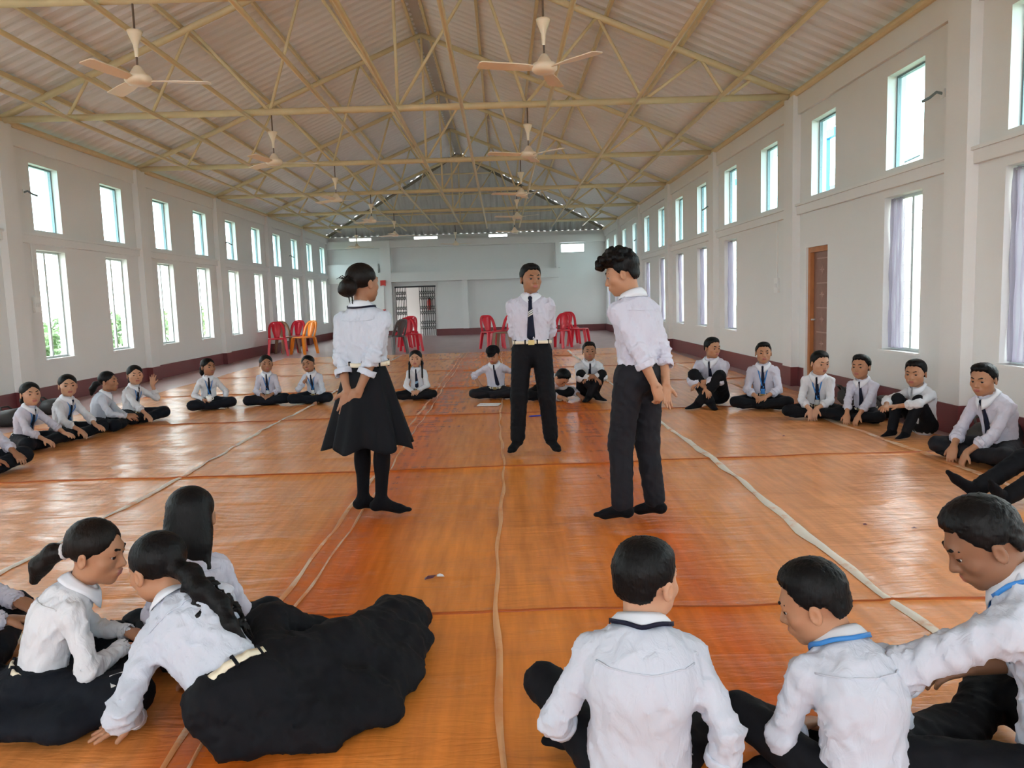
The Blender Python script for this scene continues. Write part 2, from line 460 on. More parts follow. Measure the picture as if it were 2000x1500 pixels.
# ---------------------------------------------------------------- fire extinguisher and alarm
fe = empty('fire_extinguisher', (-2.98, YB+.42, 1.05))
MB().lathe([(0,0),(.07,0),(.075,.02),(.075,.36),(.05,.42),(.02,.44),(0,.44)], 16).build('cylinder', M_red, fe, True)
MB().box((-.02,-.02,.44),(.02,.06,.5)).build('valve', M_steel, fe); MB().tube([(.02,0,.46),(.1,0,.42),(.1,0,.1)], .012).build('hose', M_steel, fe)
MB().box((-.12,-.3,-.02),(.12,.12,0)).build('bracket', M_white, fe)
MB().box((-.3,.1,-1.05),(.3,.13,1.2)).build('stand_board', M_white, fe)
tag(fe, 'red fire extinguisher seen behind the iron gate', 'fire extinguisher')
fa = empty('fire_alarm', (-4.70, YB-.47, 2.08)); MB().box((-.1,-.03,-.02),(.1,.09,.2)).build('alarm_box', M_red, fa)
MB().lathe([(0,-.03),(.06,-.02),(.07,.0)], 14).build('sounder', M_white, fa)
MB().box((-.012,.06,-.95),(.012,.09,-.02)).build('conduit', M_white, fa); MB().box((-.06,-.0,-1.03),(.06,.09,-.95)).build('call_point', M_red, fa)
tag(fa, 'red fire alarm box with conduit on the back wall column', 'alarm')
# vents under the eave at the back wall
M_bright = mat('vent_glazing', (.8,.82,.82), .3)
v = struct(empty('window_90', (0, YB, 0)), 'bright ventilator slot high on the back wall')
MB().box((VENT[0], .1, VENT[2]), (VENT[1], .106, VENT[3])).build('pane', M_glass_lo, v)
f = MB(); f.box((VENT[0]-.03, -.02, VENT[2]-.03), (VENT[1]+.03, .02, VENT[2])).box((VENT[0]-.03, -.02, VENT[3]), (VENT[1]+.03, .02, VENT[3]+.03)).build('window_frame', M_frame2, v)

# ---------------------------------------------------------------- ceiling fans
def make_fan():
    r = empty('ceiling_fan')
    MB().cyl((0,0,.04), (0,0,.70), .009, n=8).build('down_rod', M_rod, r)
    MB().lathe([(0,.42),(.065,.42),(.06,.40),(.022,.30),(.014,.2)], 18).build('canopy', M_fan, r, True)
    MB().lathe([(.014,.13),(.03,.12),(.075,.05),(.085,.045)], 18).build('lower_canopy', M_fan, r, True)
    MB().lathe([(0,.05),(.10,.045),(.115,.02),(.115,-.005),(.09,-.03),(0,-.035)], 24).build('motor', M_fan, r, True)
    for k in range(3):
        a = k*2*math.pi/3; c, s = math.cos(a), math.sin(a)
        prof_ = [(.10,.028,.012),(.16,.05,.012),(.30,.066,.01),(.58,.072,.008),(.60,.05,.008)]
        vs = []; fs = []
        for (d, w, tl) in prof_:
            for zz in (.004, -.004):
                for e in (-1, 1):
                    x, y, z = d, e*w, zz+e*tl+.005
                    vs.append((c*x-s*y, s*x+c*y, z))
        n = len(prof_)
        for i in range(n-1):
            b = 4*i
            fs += [(b,b+1,b+5,b+4), (b+2,b+6,b+7,b+3), (b,b+4,b+6,b+2), (b+1,b+3,b+7,b+5)]
        fs += [(0,2,3,1), (4*n-4,4*n-3,4*n-1,4*n-2)]
        mb = MB(); mb._add(vs, fs); mb.build('blade', M_fan, r)
    return r
fan0 = make_fan(); fused = False
fans = []
for k in range(0, 5):
    fans += [(-3.12, TRY[k], 'left', k), (.44, TRY[k], 'right', k)]
for i, (x, y, sd, k) in enumerate(fans):
    fo = fan0 if not fused else copy_tree(fan0); fused = True
    fo.location = (x, y, 3.36); fo.rotation_euler = (0, 0, .25+i*1.07)
    tag(fo, 'cream three-blade ceiling fan, %s in the row left of the ridge' % ORD[k] if sd == 'left' else 'cream three-blade ceiling fan, %s in the row right of the ridge' % ORD[k], 'ceiling fan', 'ceiling fans')
for x, lb in ((-1.55, 'middle'), (-5.0, 'left')):
    fo = copy_tree(fan0); fo.location = (x, TRY[5], 3.34); fo.rotation_euler = (0, 0, 1.1+x)
    tag(fo, 'small far ceiling fan before the back wall, %s one' % lb, 'ceiling fan', 'ceiling fans')

# ---------------------------------------------------------------- small wall fittings
def bracket(x, y, z, s, lb):
    b = empty('wall_bracket', (x, y, z)); MB().box((0,-.03,-.04),(s*.02,.03,.04)).build('plate', M_white, b)
    MB().tube([(s*.01,0,0),(s*.06,.02,.02),(s*.10,.07,-.02),(s*.14,.12,-.04)], .014).build('arm', M_frame, b)
    tag(b, lb, 'bracket', 'wall brackets')
bracket(XR, 7.42, 3.14, -1, 'thin grey lamp bracket on the right wall beside the nearest upper window')
bracket(XR, 15.55, 3.05, -1, 'thin grey lamp bracket on the right wall, second from the camera')
bracket(XR, 23.6, 3.05, -1, 'thin grey lamp bracket on the right wall, third from the camera')
bracket(XL, 11.55, 3.13, 1, 'thin grey lamp bracket at the left edge beside the first upper window')
bracket(XL, 19.75, 3.0, 1, 'thin grey lamp bracket on the left wall, second from the camera')
bracket(XL, 25.6, 3.0, 1, 'thin grey lamp bracket on the left wall, third from the camera')
def switchbox(x, y, z, s, lb):
    b = empty('switch_board', (x, y, z)); MB().box((0,-.08,-.11),(s*.035,.08,.11)).build('box', M_white, b)
    for i in range(3): MB().box((s*.035,-.05+.036*i,-.03),(s*.042,-.025+.036*i,.03)).build('switch', M_trim, b)
    MB().box((0,-.01,.11),(s*.015,.01,.98 if z > 1 else 1.2)).build('conduit', M_white, b)
    tag(b, lb, 'switch')
switchbox(XR, 11.72-.35+.4, 1.44, -1, 'white switch board with conduit left of the wooden door')
switchbox(XL, 11.6, 1.5, 1, 'white switch board on the left wall beside the nearest window')

# ---------------------------------------------------------------- orange tarpaulin
TX0, TX1, TY0, TY1 = -5.75, 3.95, -2.5, 20.3
SEAMX = [-2.65, -1.0, -.05, 1.65]; SEAMY = [.3, 3.2, 6.13, 9.05, 12.0, 15.0, 18.0]
def tarp_mat():
    m = bpy.data.materials.new('orange_tarpaulin'); m.use_nodes = True; n, l = nodes_of(m); b = n['Principled BSDF']
    tc = n.new('ShaderNodeTexCoord'); sx = n.new('ShaderNodeSeparateXYZ'); l.new(tc.outputs['Object'], sx.inputs[0])
    # colour bands across the width (each sheet has its own dye)
    wob = n.new('ShaderNodeTexNoise'); wob.inputs['Scale'].default_value = .9; wob.inputs['Detail'].default_value = 3; l.new(tc.outputs['Object'], wob.inputs['Vector'])
    ad = n.new('ShaderNodeMath'); ad.operation = 'MULTIPLY_ADD'; ad.inputs[1].default_value = .18; l.new(wob.outputs['Fac'], ad.inputs[0]); l.new(sx.outputs['X'], ad.inputs[2])
    mp = n.new('ShaderNodeMapRange'); mp.inputs[1].default_value = -5.8; mp.inputs[2].default_value = 4.0; l.new(ad.outputs[0], mp.inputs[0])
    cr = n.new('ShaderNodeValToRGB'); l.new(mp.outputs[0], cr.inputs[0]); e = cr.color_ramp.elements
    stops = [(-5.7,(.74,.31,.12)), (-2.7,(.73,.29,.095)), (-1.1,(.72,.265,.07)), (-.98,(.66,.155,.02)), (-.75,(.64,.13,.014)), (-.35,(.73,.245,.045)), (.25,(.73,.245,.045)), (.75,(.68,.17,.022)), (.95,(.64,.125,.016)), (1.3,(.73,.255,.055)), (1.6,(.73,.28,.085)), (3.9,(.76,.33,.13))]
    e[0].position = 0; e[0].color = (*stops[0][1], 1); e[1].position = 1; e[1].color = (*stops[-1][1], 1)
    for x, c in stops[1:-1]:
        k = e.new((x+5.8)/9.8); k.color = (*c, 1)
    # streaks along the sheet
    m2 = n.new('ShaderNodeMapping'); m2.inputs['Scale'].default_value = (14, 1.2, 1); l.new(tc.outputs['Object'], m2.inputs[0])
    st = n.new('ShaderNodeTexNoise'); st.inputs['Scale'].default_value = 1.3; st.inputs['Detail'].default_value = 6; l.new(m2.outputs[0], st.inputs['Vector'])
    mr = n.new('ShaderNodeMapRange'); mr.inputs[1].default_value = .35; mr.inputs[2].default_value = .75; mr.inputs[3].default_value = .82; mr.inputs[4].default_value = 1.16; l.new(st.outputs['Fac'], mr.inputs[0])
    mx = n.new('ShaderNodeMix'); mx.data_type = 'RGBA'; mx.blend_type = 'MULTIPLY'; mx.inputs[0].default_value = 1; l.new(cr.outputs[0], mx.inputs[6]); l.new(mr.outputs[0], mx.inputs[7])
    # pale scuffs
    sc = n.new('ShaderNodeTexNoise'); sc.inputs['Scale'].default_value = 2.6; sc.inputs['Detail'].default_value = 9; sc.inputs['Roughness'].default_value = .7; l.new(tc.outputs['Object'], sc.inputs['Vector'])
    sr = n.new('ShaderNodeMapRange'); sr.inputs[1].default_value = .60; sr.inputs[2].default_value = .78; sr.inputs[3].default_value = 0; sr.inputs[4].default_value = .3; l.new(sc.outputs['Fac'], sr.inputs[0])
    m3 = n.new('ShaderNodeMix'); m3.data_type = 'RGBA'; m3.inputs[7].default_value = (.72, .42, .25, 1); l.new(sr.outputs[0], m3.inputs[0]); l.new(mx.outputs[2], m3.inputs[6])
    l.new(m3.outputs[2], b.inputs['Base Color'])
    b.inputs['Roughness'].default_value = .23; b.inputs['Specular IOR Level'].default_value = .55
    # crumple relief: long creases across, small crackle
    mm = n.new('ShaderNodeMapping'); mm.inputs['Scale'].default_value = (1.1, 5.5, 1); mm.inputs['Rotation'].default_value = (0, 0, .25); l.new(tc.outputs['Object'], mm.inputs[0])
    c1 = n.new('ShaderNodeTexNoise'); c1.inputs['Scale'].default_value = 1.7; c1.inputs['Detail'].default_value = 7; c1.inputs['Distortion'].default_value = .8; l.new(mm.outputs[0], c1.inputs['Vector'])
    c2 = n.new('ShaderNodeTexVoronoi'); c2.feature = 'DISTANCE_TO_EDGE'; c2.inputs['Scale'].default_value = 5; l.new(mm.outputs[0], c2.inputs['Vector'])
    c2m = n.new('ShaderNodeMapRange'); c2m.inputs[2].default_value = .12; l.new(c2.outputs['Distance'], c2m.inputs[0])
    sm = n.new('ShaderNodeMath'); sm.operation = 'MULTIPLY_ADD'; sm.inputs[1].default_value = .05; l.new(c2m.outputs[0], sm.inputs[0]); l.new(c1.outputs['Fac'], sm.inputs[2])
    bp = n.new('ShaderNodeBump'); bp.inputs['Strength'].default_value = .24; bp.inputs['Distance'].default_value = .04; l.new(sm.outputs[0], bp.inputs['Height']); l.new(bp.outputs[0], b.inputs['Normal'])
    return m
M_tarp = tarp_mat()
def snoise(x, y, seed, n=10, f0=1.0, f1=4.0):
    r = np.random.RandomState(seed); o = np.zeros(np.broadcast(x, y).shape)
    for _ in range(n):
        f = r.uniform(f0, f1); a = r.uniform(0, 2*np.pi); o = o+np.sin(f*(np.cos(a)*x+np.sin(a)*y)+r.uniform(0, 6.28))/n**.5
    return o
def tarp_z(x, y):
    z = .010+.0022*snoise(x, y, 3, 12, 2, 9)+.0022*snoise(x*.6, y*1.6, 5, 14, 8, 22)*(1+.6*np.clip(-x-1.5, 0, 1.5))
    for sx in SEAMX: z = z+.006*np.exp(-((x-sx-.02*np.sin(y*1.3))/.025)**2)
    for sy in SEAMY: z = z+.009*np.exp(-((y-sy-.03*np.sin(x*.9+sy))/.02)**2)
    return np.maximum(z, .002)
ys = [TY0]
while ys[-1] < TY1: ys.append(ys[-1]+(.06 if ys[-1] < 1 else .035 if ys[-1] < 8 else .06 if ys[-1] < 12 else .12))
xs = np.arange(TX0, TX1+.01, .045); ys = np.array(ys)
XX, YY = np.meshgrid(xs, ys, indexing='ij'); ZZ = tarp_z(XX, YY)
edge = .05*snoise(YY, YY*0, 8, 6, .5, 2.5)
XXe = XX+np.where(np.abs(XX-TX0) < .3, edge, 0)*(1-np.abs(XX-TX0)/.3).clip(0, 1)
nv = len(ys); idx = np.arange(len(xs)*nv).reshape(len(xs), nv)
quads = np.stack([idx[:-1,:-1], idx[1:,:-1], idx[1:,1:], idx[:-1,1:]], -1).reshape(-1, 4)
def np_mesh(name, V, Fq, mats, smooth=True, midx=None):
    me = bpy.data.meshes.new(name); V = np.asarray(V, np.float32); Fq = np.asarray(Fq, np.int32); k = Fq.shape[1]
    me.vertices.add(len(V)); me.vertices.foreach_set('co', V.ravel())
    me.loops.add(Fq.size); me.loops.foreach_set('vertex_index', Fq.ravel())
    me.polygons.add(len(Fq)); me.polygons.foreach_set('loop_start', np.arange(0, Fq.size, k, dtype=np.int32))
    me.polygons.foreach_set('loop_total', np.full(len(Fq), k, np.int32))
    if smooth: me.polygons.foreach_set('use_smooth', np.ones(len(Fq), bool))
    for m in (mats if isinstance(mats, (list, tuple)) else [mats]): me.materials.append(m)
    if midx is not None: me.polygons.foreach_set('material_index', np.asarray(midx, np.int32))
    me.update(calc_edges=True); me.validate(); return me
tarp = link('tarpaulin', np_mesh('tarpaulin', np.stack([XXe, YY, ZZ], -1).reshape(-1, 3), quads, M_tarp))
tag(tarp, 'large orange plastic tarpaulin spread over the hall floor', 'tarpaulin')

def tape_mat(name, c, keep):
    m = mat(name, c, .5); n, l = nodes_of(m); b = n['Principled BSDF']
    tc = n.new('ShaderNodeTexCoord'); t = n.new('ShaderNodeTexNoise'); t.inputs['Scale'].default_value = 3.5; t.inputs['Detail'].default_value = 8; t.inputs['Roughness'].default_value = .7
    l.new(tc.outputs['Object'], t.inputs['Vector']); r = n.new('ShaderNodeMapRange'); r.inputs[1].default_value = keep-.06; r.inputs[2].default_value = keep+.06; l.new(t.outputs['Fac'], r.inputs[0])
    x = n.new('ShaderNodeMix'); x.data_type = 'RGBA'; x.inputs[6].default_value = (.64, .27, .10, 1); x.inputs[7].default_value = (*c, 1); l.new(r.outputs[0], x.inputs[0]); l.new(x.outputs[2], b.inputs['Base Color']); return m
M_tape = tape_mat('white_seam_tape', (.74, .68, .60), .40); M_tape2 = tape_mat('worn_seam_tape', (.70, .52, .36), .52); M_tape3 = tape_mat('tan_seam', (.68, .36, .17), .45)
def seam(x0, w, y0, y1, m, name='seam_tape', wob=.02, ph=0):
    vs = []; fs = []; yy = np.arange(y0, y1, .08)
    for y in yy:
        c = x0+wob*math.sin(y*1.3+ph)+.006*math.sin(y*7.3)
        hw_ = w*(1+.25*math.sin(y*2.9+x0)+.15*math.sin(y*11))
        for e in (-1, -.33, .33, 1):
            x = c+e*hw_; vs.append((x, y, float(tarp_z(np.array(x), np.array(y)))+.003+(.003 if abs(e) < .5 else 0)))
    for i in range(len(yy)-1):
        for k in range(3): fs.append((i*4+k, i*4+k+1, i*4+k+5, i*4+k+4))
    mb = MB(); mb._add(vs, fs); return mb.build(name, m, tarp, True)
seam(1.65, .028, -2, 20, M_tape); seam(-2.65, .02, -2, 20, M_tape); seam(-.05, .011, -2, 20, M_tape3)
seam(-1.05, .014, -2, 20, M_tape2, wob=.01); seam(-.96, .008, -2, 20, M_tape2, wob=.012, ph=1); seam(3.35, .03, 3, 20, M_tape2)

M_fold = mat('tarp_fold_shade', (.40, .085, .012), .35, noise=(9, .3))  # shade line along the cross folds, put in as a darker tarp colour
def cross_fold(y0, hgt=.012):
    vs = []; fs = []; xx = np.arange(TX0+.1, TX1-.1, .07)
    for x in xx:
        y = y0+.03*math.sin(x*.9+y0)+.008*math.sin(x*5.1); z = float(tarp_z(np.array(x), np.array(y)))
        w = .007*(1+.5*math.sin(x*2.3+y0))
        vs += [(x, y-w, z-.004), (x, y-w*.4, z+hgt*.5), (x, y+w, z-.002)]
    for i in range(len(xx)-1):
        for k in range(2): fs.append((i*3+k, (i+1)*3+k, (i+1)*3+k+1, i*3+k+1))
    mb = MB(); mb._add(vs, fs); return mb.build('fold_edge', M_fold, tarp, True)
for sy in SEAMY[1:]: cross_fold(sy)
# small things lying on the tarpaulin
def at_floor(px, py, z=.012): p = px_floor(px, py, z); return (float(p[0]), float(p[1]), z)
o = MB().box((-.1,-.14,0),(.1,.14,.006)); o.box((-.098,-.138,.007),(.102,.136,.012)); o = o.build('notebook', M_white); o.location = at_floor(955, 791, .016); o.rotation_euler = (0,0,1.4)
tag(o, 'white sheet of paper before the seated person in the cap', 'paper')
M_blue = mat('pen_blue', (.02,.03,.35), .4)
o = MB().tube([(-.075,0,.0),(-.05,0,.0),(.05,0,0),(.075,0,0)], [.003,.008,.008,.004]).build('pen', M_blue); o.location = at_floor(1048, 812, .022); o.rotation_euler = (0,0,.2); o.scale = (1.2,2.2,1)
tag(o, 'blue pen on the tarpaulin behind the middle standing person', 'pen')
M_trash = mat('wrapper_maroon', (.10,.03,.05), .35); M_trash2 = mat('wrapper_white', (.6,.6,.62), .4)
o = empty('wrapper', at_floor(848, 1128, .016), .3)
mb = MB(); mb._add([(-.05,-.012,0),(-.01,-.02,.006),(.012,.0,.012),(-.02,.018,.004),(-.045,.012,.001),(-.03,0,.014)], [(0,1,5),(1,2,5),(2,3,5),(3,4,5),(4,0,5)]); mb.build('wrapper_half', M_trash, o)
mb = MB(); mb._add([(.012,0,.004),(.05,-.006,0),(.048,.02,.003),(.02,.022,.006),(.03,.006,.014)], [(0,1,4),(1,2,4),(2,3,4),(3,0,4)]); mb.build('wrapper_half', M_trash2, o)
tag(o, 'torn maroon and white wrapper lying on the tarpaulin', 'wrapper')
rnd = random.Random(4)
for i, (px, py, lb) in enumerate(((1690, 1025, 'tiny dark scrap on the tarpaulin left of the pair of scraps'), (1785, 1032, 'tiny dark scrap on the tarpaulin, larger right-hand one'), (1530, 852, 'tiny dark scrap near the seated row by the door'))):
    mb = MB(); k = 6; vs = [(rnd.uniform(.01,.02)*math.cos(a*6.28/k), rnd.uniform(.006,.012)*math.sin(a*6.28/k), rnd.uniform(0,.006)) for a in range(k)]+[(0,0,.009)]
    mb._add(vs, [(a, (a+1) % k, k) for a in range(k)]); o = mb.build('scrap', M_trash); o.location = at_floor(px, py, .016); tag(o, lb, 'scrap', 'litter scraps')

# ---------------------------------------------------------------- outdoors
M_grass = mat('grass', (.20,.23,.15), .8, noise=(.6,.4)); M_leaf = mat('leaf', (.12,.20,.08), .6, noise=(3,.4)); M_leaf2 = mat('leaf_light', (.19,.29,.11), .6, noise=(3,.4)); M_bark = mat('bark', (.12,.08,.05), .8)
o = struct(MB().box((-90,-60,-.62),(XL-TW-.05,120,-.6)).build('ground_left', M_grass)); o = struct(MB().box((XR+TW+.05,-60,-.62),(90,120,-.6)).build('ground_right', M_grass))
def leafy(seed, n, rx, ry, rz, cz, size):
    r = np.random.RandomState(seed); d = r.normal(size=(n,3)); d /= np.linalg.norm(d,axis=1)[:,None]; rad = r.uniform(.55,1.0,n)**.6
    lump = 1+.22*np.sin(d[:,0]*5+seed)+.18*np.sin(d[:,1]*6+2*seed)+.15*np.sin(d[:,2]*7)
    c = d*(rad*lump)[:,None]*np.array([rx,ry,rz])+np.array([0,0,cz])
    a = r.normal(size=(n,3)); a /= np.linalg.norm(a,axis=1)[:,None]; b = np.cross(a, r.normal(size=(n,3))); b /= np.linalg.norm(b,axis=1)[:,None]
    s = size*r.uniform(.6,1.4,n)[:,None]
    V = np.stack([c-a*s, c+b*s*.45, c+a*s, c-b*s*.45],1).reshape(-1,3); return V, np.arange(4*n).reshape(-1,4)
def tree(loc, seed, rx, rz, cz, lb, m, n=2600, size=.16):
    t = empty('tree', loc); V, Fq = leafy(seed, n, rx, rx, rz, cz, size); o = link('foliage', np_mesh('foliage', V, Fq, m, False), t); o['kind'] = 'stuff'
    MB().tube([(0,0,-.2),(.05,.05,cz*.5),(0,.1,cz)], [.14,.1,.05]).build('trunk', M_bark, t); tag(t, lb, 'tree', 'trees outside')
tree((9.6,10.6,-.6), 1, 2.0, 1.7, 1.9, 'bushy green tree outside the nearest right-hand window', M_leaf2, 5200)
tree((13.5,17.5,-.6), 2, 1.7, 1.3, 1.5, 'bushy green shrub outside behind the first tree on the right', M_leaf)
tree((-17,22,-.6), 3, 2.2, .75, .85, 'green tree outside the first left-hand window', M_leaf2)
tree((-19,29,-.6), 4, 2.2, .8, .8, 'green tree outside the second left-hand window', M_leaf)
tree((-21,41,-.6), 5, 2.8, .9, 1.0, 'green tree outside the third left-hand window', M_leaf)
tree((-24,58,-.6), 6, 3.2, 1.1, 1.2, 'green tree outside the fourth left-hand window', M_leaf2)
M_bluep = mat('blue_paint', (.03,.22,.62), .4); M_shed = mat('dark_tin', (.05,.07,.08), .5, metal=.3)
for i, (x, y) in enumerate(((6.2,14.9),(6.2,21.0))):
    o = empty('blue_post', (x, y, -.6)); MB().box((-.06,-.09,0),(.06,.09,4.9)).build('post', M_bluep, o); MB().box((-.05,-.5,4.75),(.05,.5,4.9)).build('cross_arm', M_bluep, o)
    tag(o, 'blue steel post outside the right wall, %s one' % ('nearer','farther')[i], 'post', 'blue posts outside')
sh = empty('shed', (9.2, 24.5, -.6)); MB().box((.3,-3,0),(4.0,4,4.2)).build('shed_wall', M_wall, sh)
vs = []; fs = []
for i, y in enumerate(np.arange(-3.4, 4.4, .06)):
    z = 4.45+.05*(i % 4 < 2); vs += [(-.2,y,z),(2.2,y,z+1.0)]
for i in range(len(vs)//2-1): fs.append((2*i,2*i+1,2*i+3,2*i+2))
mb = MB(); mb._add(vs,fs); mb.build('shed_roof', M_shed, sh); tag(sh, 'shed with dark corrugated roof outside the right wall', 'shed')

# ---------------------------------------------------------------- plastic chairs
def strip(mb, pts_l, pts_r, th, nrm):
    """solid ribbon between two polylines, thickened along nrm"""
    n = len(pts_l); A = [np.asarray(p,float) for p in pts_l]; B = [np.asarray(p,float) for p in pts_r]; d = np.asarray(nrm,float)*th
    vs = []
    for a, b in zip(A, B): vs += [a, b, b+d, a+d]
    fs = []
    for i in range(n-1):
        q = 4*i
        for k in range(4): fs.append((q+k, q+(k+1) % 4, q+4+(k+1) % 4, q+4+k))
    fs += [(3,2,1,0), (4*n-4,4*n-3,4*n-2,4*n-1)]; mb._add(vs, fs)
def make_chair(m):
    c = empty('plastic_chair')
    mb = MB(); n = 24; top = []; 
    def sup(t, a, b, p=.32): return (a*math.copysign(abs(math.cos(t))**p, math.cos(t)), b*math.copysign(abs(math.sin(t))**p, math.sin(t)))
    vs = []
    for (a, b, z) in ((.205,.20,.415),(.225,.22,.42),(.23,.225,.44),(.215,.21,.447),(.10,.10,.436),(0.001,.001,.434)):
        for i in range(n):
            x, y = sup(2*math.pi*i/n, a, b); vs.append((x, y, z))
    fs = [(r*n+i, r*n+(i+1) % n, (r+1)*n+(i+1) % n, (r+1)*n+i) for r in range(5) for i in range(n)]; fs.append(tuple(range(n-1,-1,-1)))
    mb._add(vs, fs); mb.build('seat', m, c, True)
    for sx in (-1, 1):
        for sy in (-1, 1):
            mb = MB(); w = .044
            a = np.array([sx*.19, sy*.185, .425]); b = np.array([sx*.235, sy*.245, 0])
            vs = []
            for p, ww in ((a, w), (b, w*.75)):
                for ex, ey in ((-1,-1),(1,-1),(1,1),(-1,1)): vs.append((p[0]+ex*ww*.8, p[1]+ey*ww*.8, p[2]))
            mb._add(vs, [(0,1,5,4),(1,2,6,5),(2,3,7,6),(3,0,4,7),(4,5,6,7)]); mb.build('leg', m, c)
    # back: arch frame and central splat, leaning back
    def P(x, z): return (x, -.19-.16*(z-.43)/.43-.05*(1-(x/.22)**2)*0.8, z)
    mb = MB(); L = []; R_ = []
    for i in range(25):
        t = math.pi*i/24; ct, st_ = math.cos(t), math.sin(t)
        xo = .215*math.copysign(abs(ct)**.6, ct); zo = .43+.43*abs(st_)**.55
        xi = .150*math.copysign(abs(ct)**.6, ct); zi = .43+.37*abs(st_)**.55
        L.append(P(xo, zo)); R_.append(P(xi, zi))
    strip(mb, L, R_, .022, (0,1,0)); mb.build('back_frame', m, c, True)
    mb = MB(); L = []; R_ = []
    for i in range(11):
        v = i/10; z = .44+.385*v; w = .062+.065*v**1.5+.02*math.sin(v*3.14); L.append(P(-w, z)); R_.append(P(w, z))
    strip(mb, L, R_, .014, (0,1,0)); mb.build('back_splat', m, c, True)
    return c
M_cr = mat('chair_red', (.66,.012,.035), .3); M_co = mat('chair_orange', (.85,.25,.015), .3); M_cb = mat('chair_brown', (.26,.15,.09), .35); M_cg = mat('chair_grey', (.10,.085,.085), .4)
CH_ = [((540,21.7), M_cr, 'red', math.pi+.3, 'red plastic chair leftmost of the group by the left wall'), ((559,22.6), M_cb, 'brown', math.pi+.7, 'brown plastic chair between two red chairs by the left wall'),
 ((573,23.2), M_cr, 'red', math.pi-.2, 'red plastic chair behind the orange chair by the left wall'), ((592,22.1), M_co, 'orange', math.pi-.5, 'orange plastic chair by the left wall'),
 ((767,20.75), M_cg, 'grey', .9, 'dark grey plastic chair beside the standing skirt wearer'), ((784,23.4), M_cr, 'red', 1.8, 'red plastic chair just behind the dark grey chair'),
 ((797,24.2), M_cr, 'red', 3.0, 'red plastic chair at the rear of the cluster near the gate'), ((802,21.8), M_cr, 'red', 3.5, 'red plastic chair at the right end of the cluster near the gate'),
 ((961,21.7), M_cr, 'red', 3.6, 'red plastic chair left of the middle standing person'), ((982,22.4), M_cr, 'red', 2.4, 'red plastic chair partly behind the left arm of the middle standing person'), ((984,21.0), M_cb, 'brown', 1.3, 'brown plastic chair half hidden behind the middle standing person'),
 ((1091,21.2), M_cr, 'red', 2.6, 'red plastic chair partly behind the right arm of the middle standing person'), ((1113,22.9), M_cr, 'red', 3.2, 'red plastic chair in the middle of the right-hand group'), ((1130,21.9), M_cr, 'red', 4.4, 'red plastic chair at the right end, turned sideways')]
protos = {}
for (px, Y), m, kind, rz, lb in CH_:
    if kind not in protos: protos[kind] = c = make_chair(m)
    else: c = copy_tree(protos[kind])
    c.location = (float(px_depth(px, 640, Y)[0]), Y, 0); c.rotation_euler = (0, 0, rz); c.scale = (1.1,1.1,1.1)
    tag(c, lb, 'chair', 'plastic chairs')
# footwear and bags lying along the right wall
M_bag = mat('black_bag', (.02,.02,.022), .6, bump=(25,.4,.01))
def bag(loc, rz, sx, lb):
    b = empty('school_bag', loc, rz); mb = MB()
    n = 14; vs = []; fs = []
    prof_ = [(.0,.02),(.13,.0),(.17,.04),(.17,.12),(.12,.19),(.0,.205)]
    for i in range(n):
        t = 2*math.pi*i/n
        for r, z in prof_: vs.append((sx*r*1.25*math.copysign(abs(math.cos(t))**.6, math.cos(t)), r*.85*math.copysign(abs(math.sin(t))**.6, math.sin(t)), z))
    m_ = len(prof_); fs = [(i*m_+j, ((i+1) % n)*m_+j, ((i+1) % n)*m_+j+1, i*m_+j+1) for i in range(n) for j in range(m_-1)]
    mb._add(vs, fs); mb.build('bag_body', M_bag, b, True)
    MB().tube([(-.1,.1,.15),(-.06,.16,.22),(.06,.16,.22),(.1,.1,.15)], .012).build('strap', M_bag, b, True); tag(b, lb, 'bag', 'black bags by the walls')
bag((4.02,6.2,.03), .3, 1.1, 'black bag against the right wall at the right edge'); bag((4.0,7.9,.03), 1.3, 1.2, 'black bag against the right wall behind the smallest seated person'); bag((4.0,8.75,.03), 1.5, 1.0, 'black bag by the door behind the laughing person')
bag((-6.1,9.6,0), 1.4, 1.2, 'black bag near the left wall behind the seated row'); bag((-6.2,10.6,0), 1.7, 1.2, 'second black bag near the left wall behind the seated row')

# ================================================================ people: implicit-surface modelling
def nrm(v): v = np.asarray(v, float); return v/(np.linalg.norm(v)+1e-12)
def rotx(a): c, s = math.cos(a), math.sin(a); return np.array([[1,0,0],[0,c,-s],[0,s,c]])
def roty(a): c, s = math.cos(a), math.sin(a); return np.array([[c,0,s],[0,1,0],[-s,0,c]])
def rotz(a): c, s = math.cos(a), math.sin(a); return np.array([[c,-s,0],[s,c,0],[0,0,1]])
D2R = math.pi/180

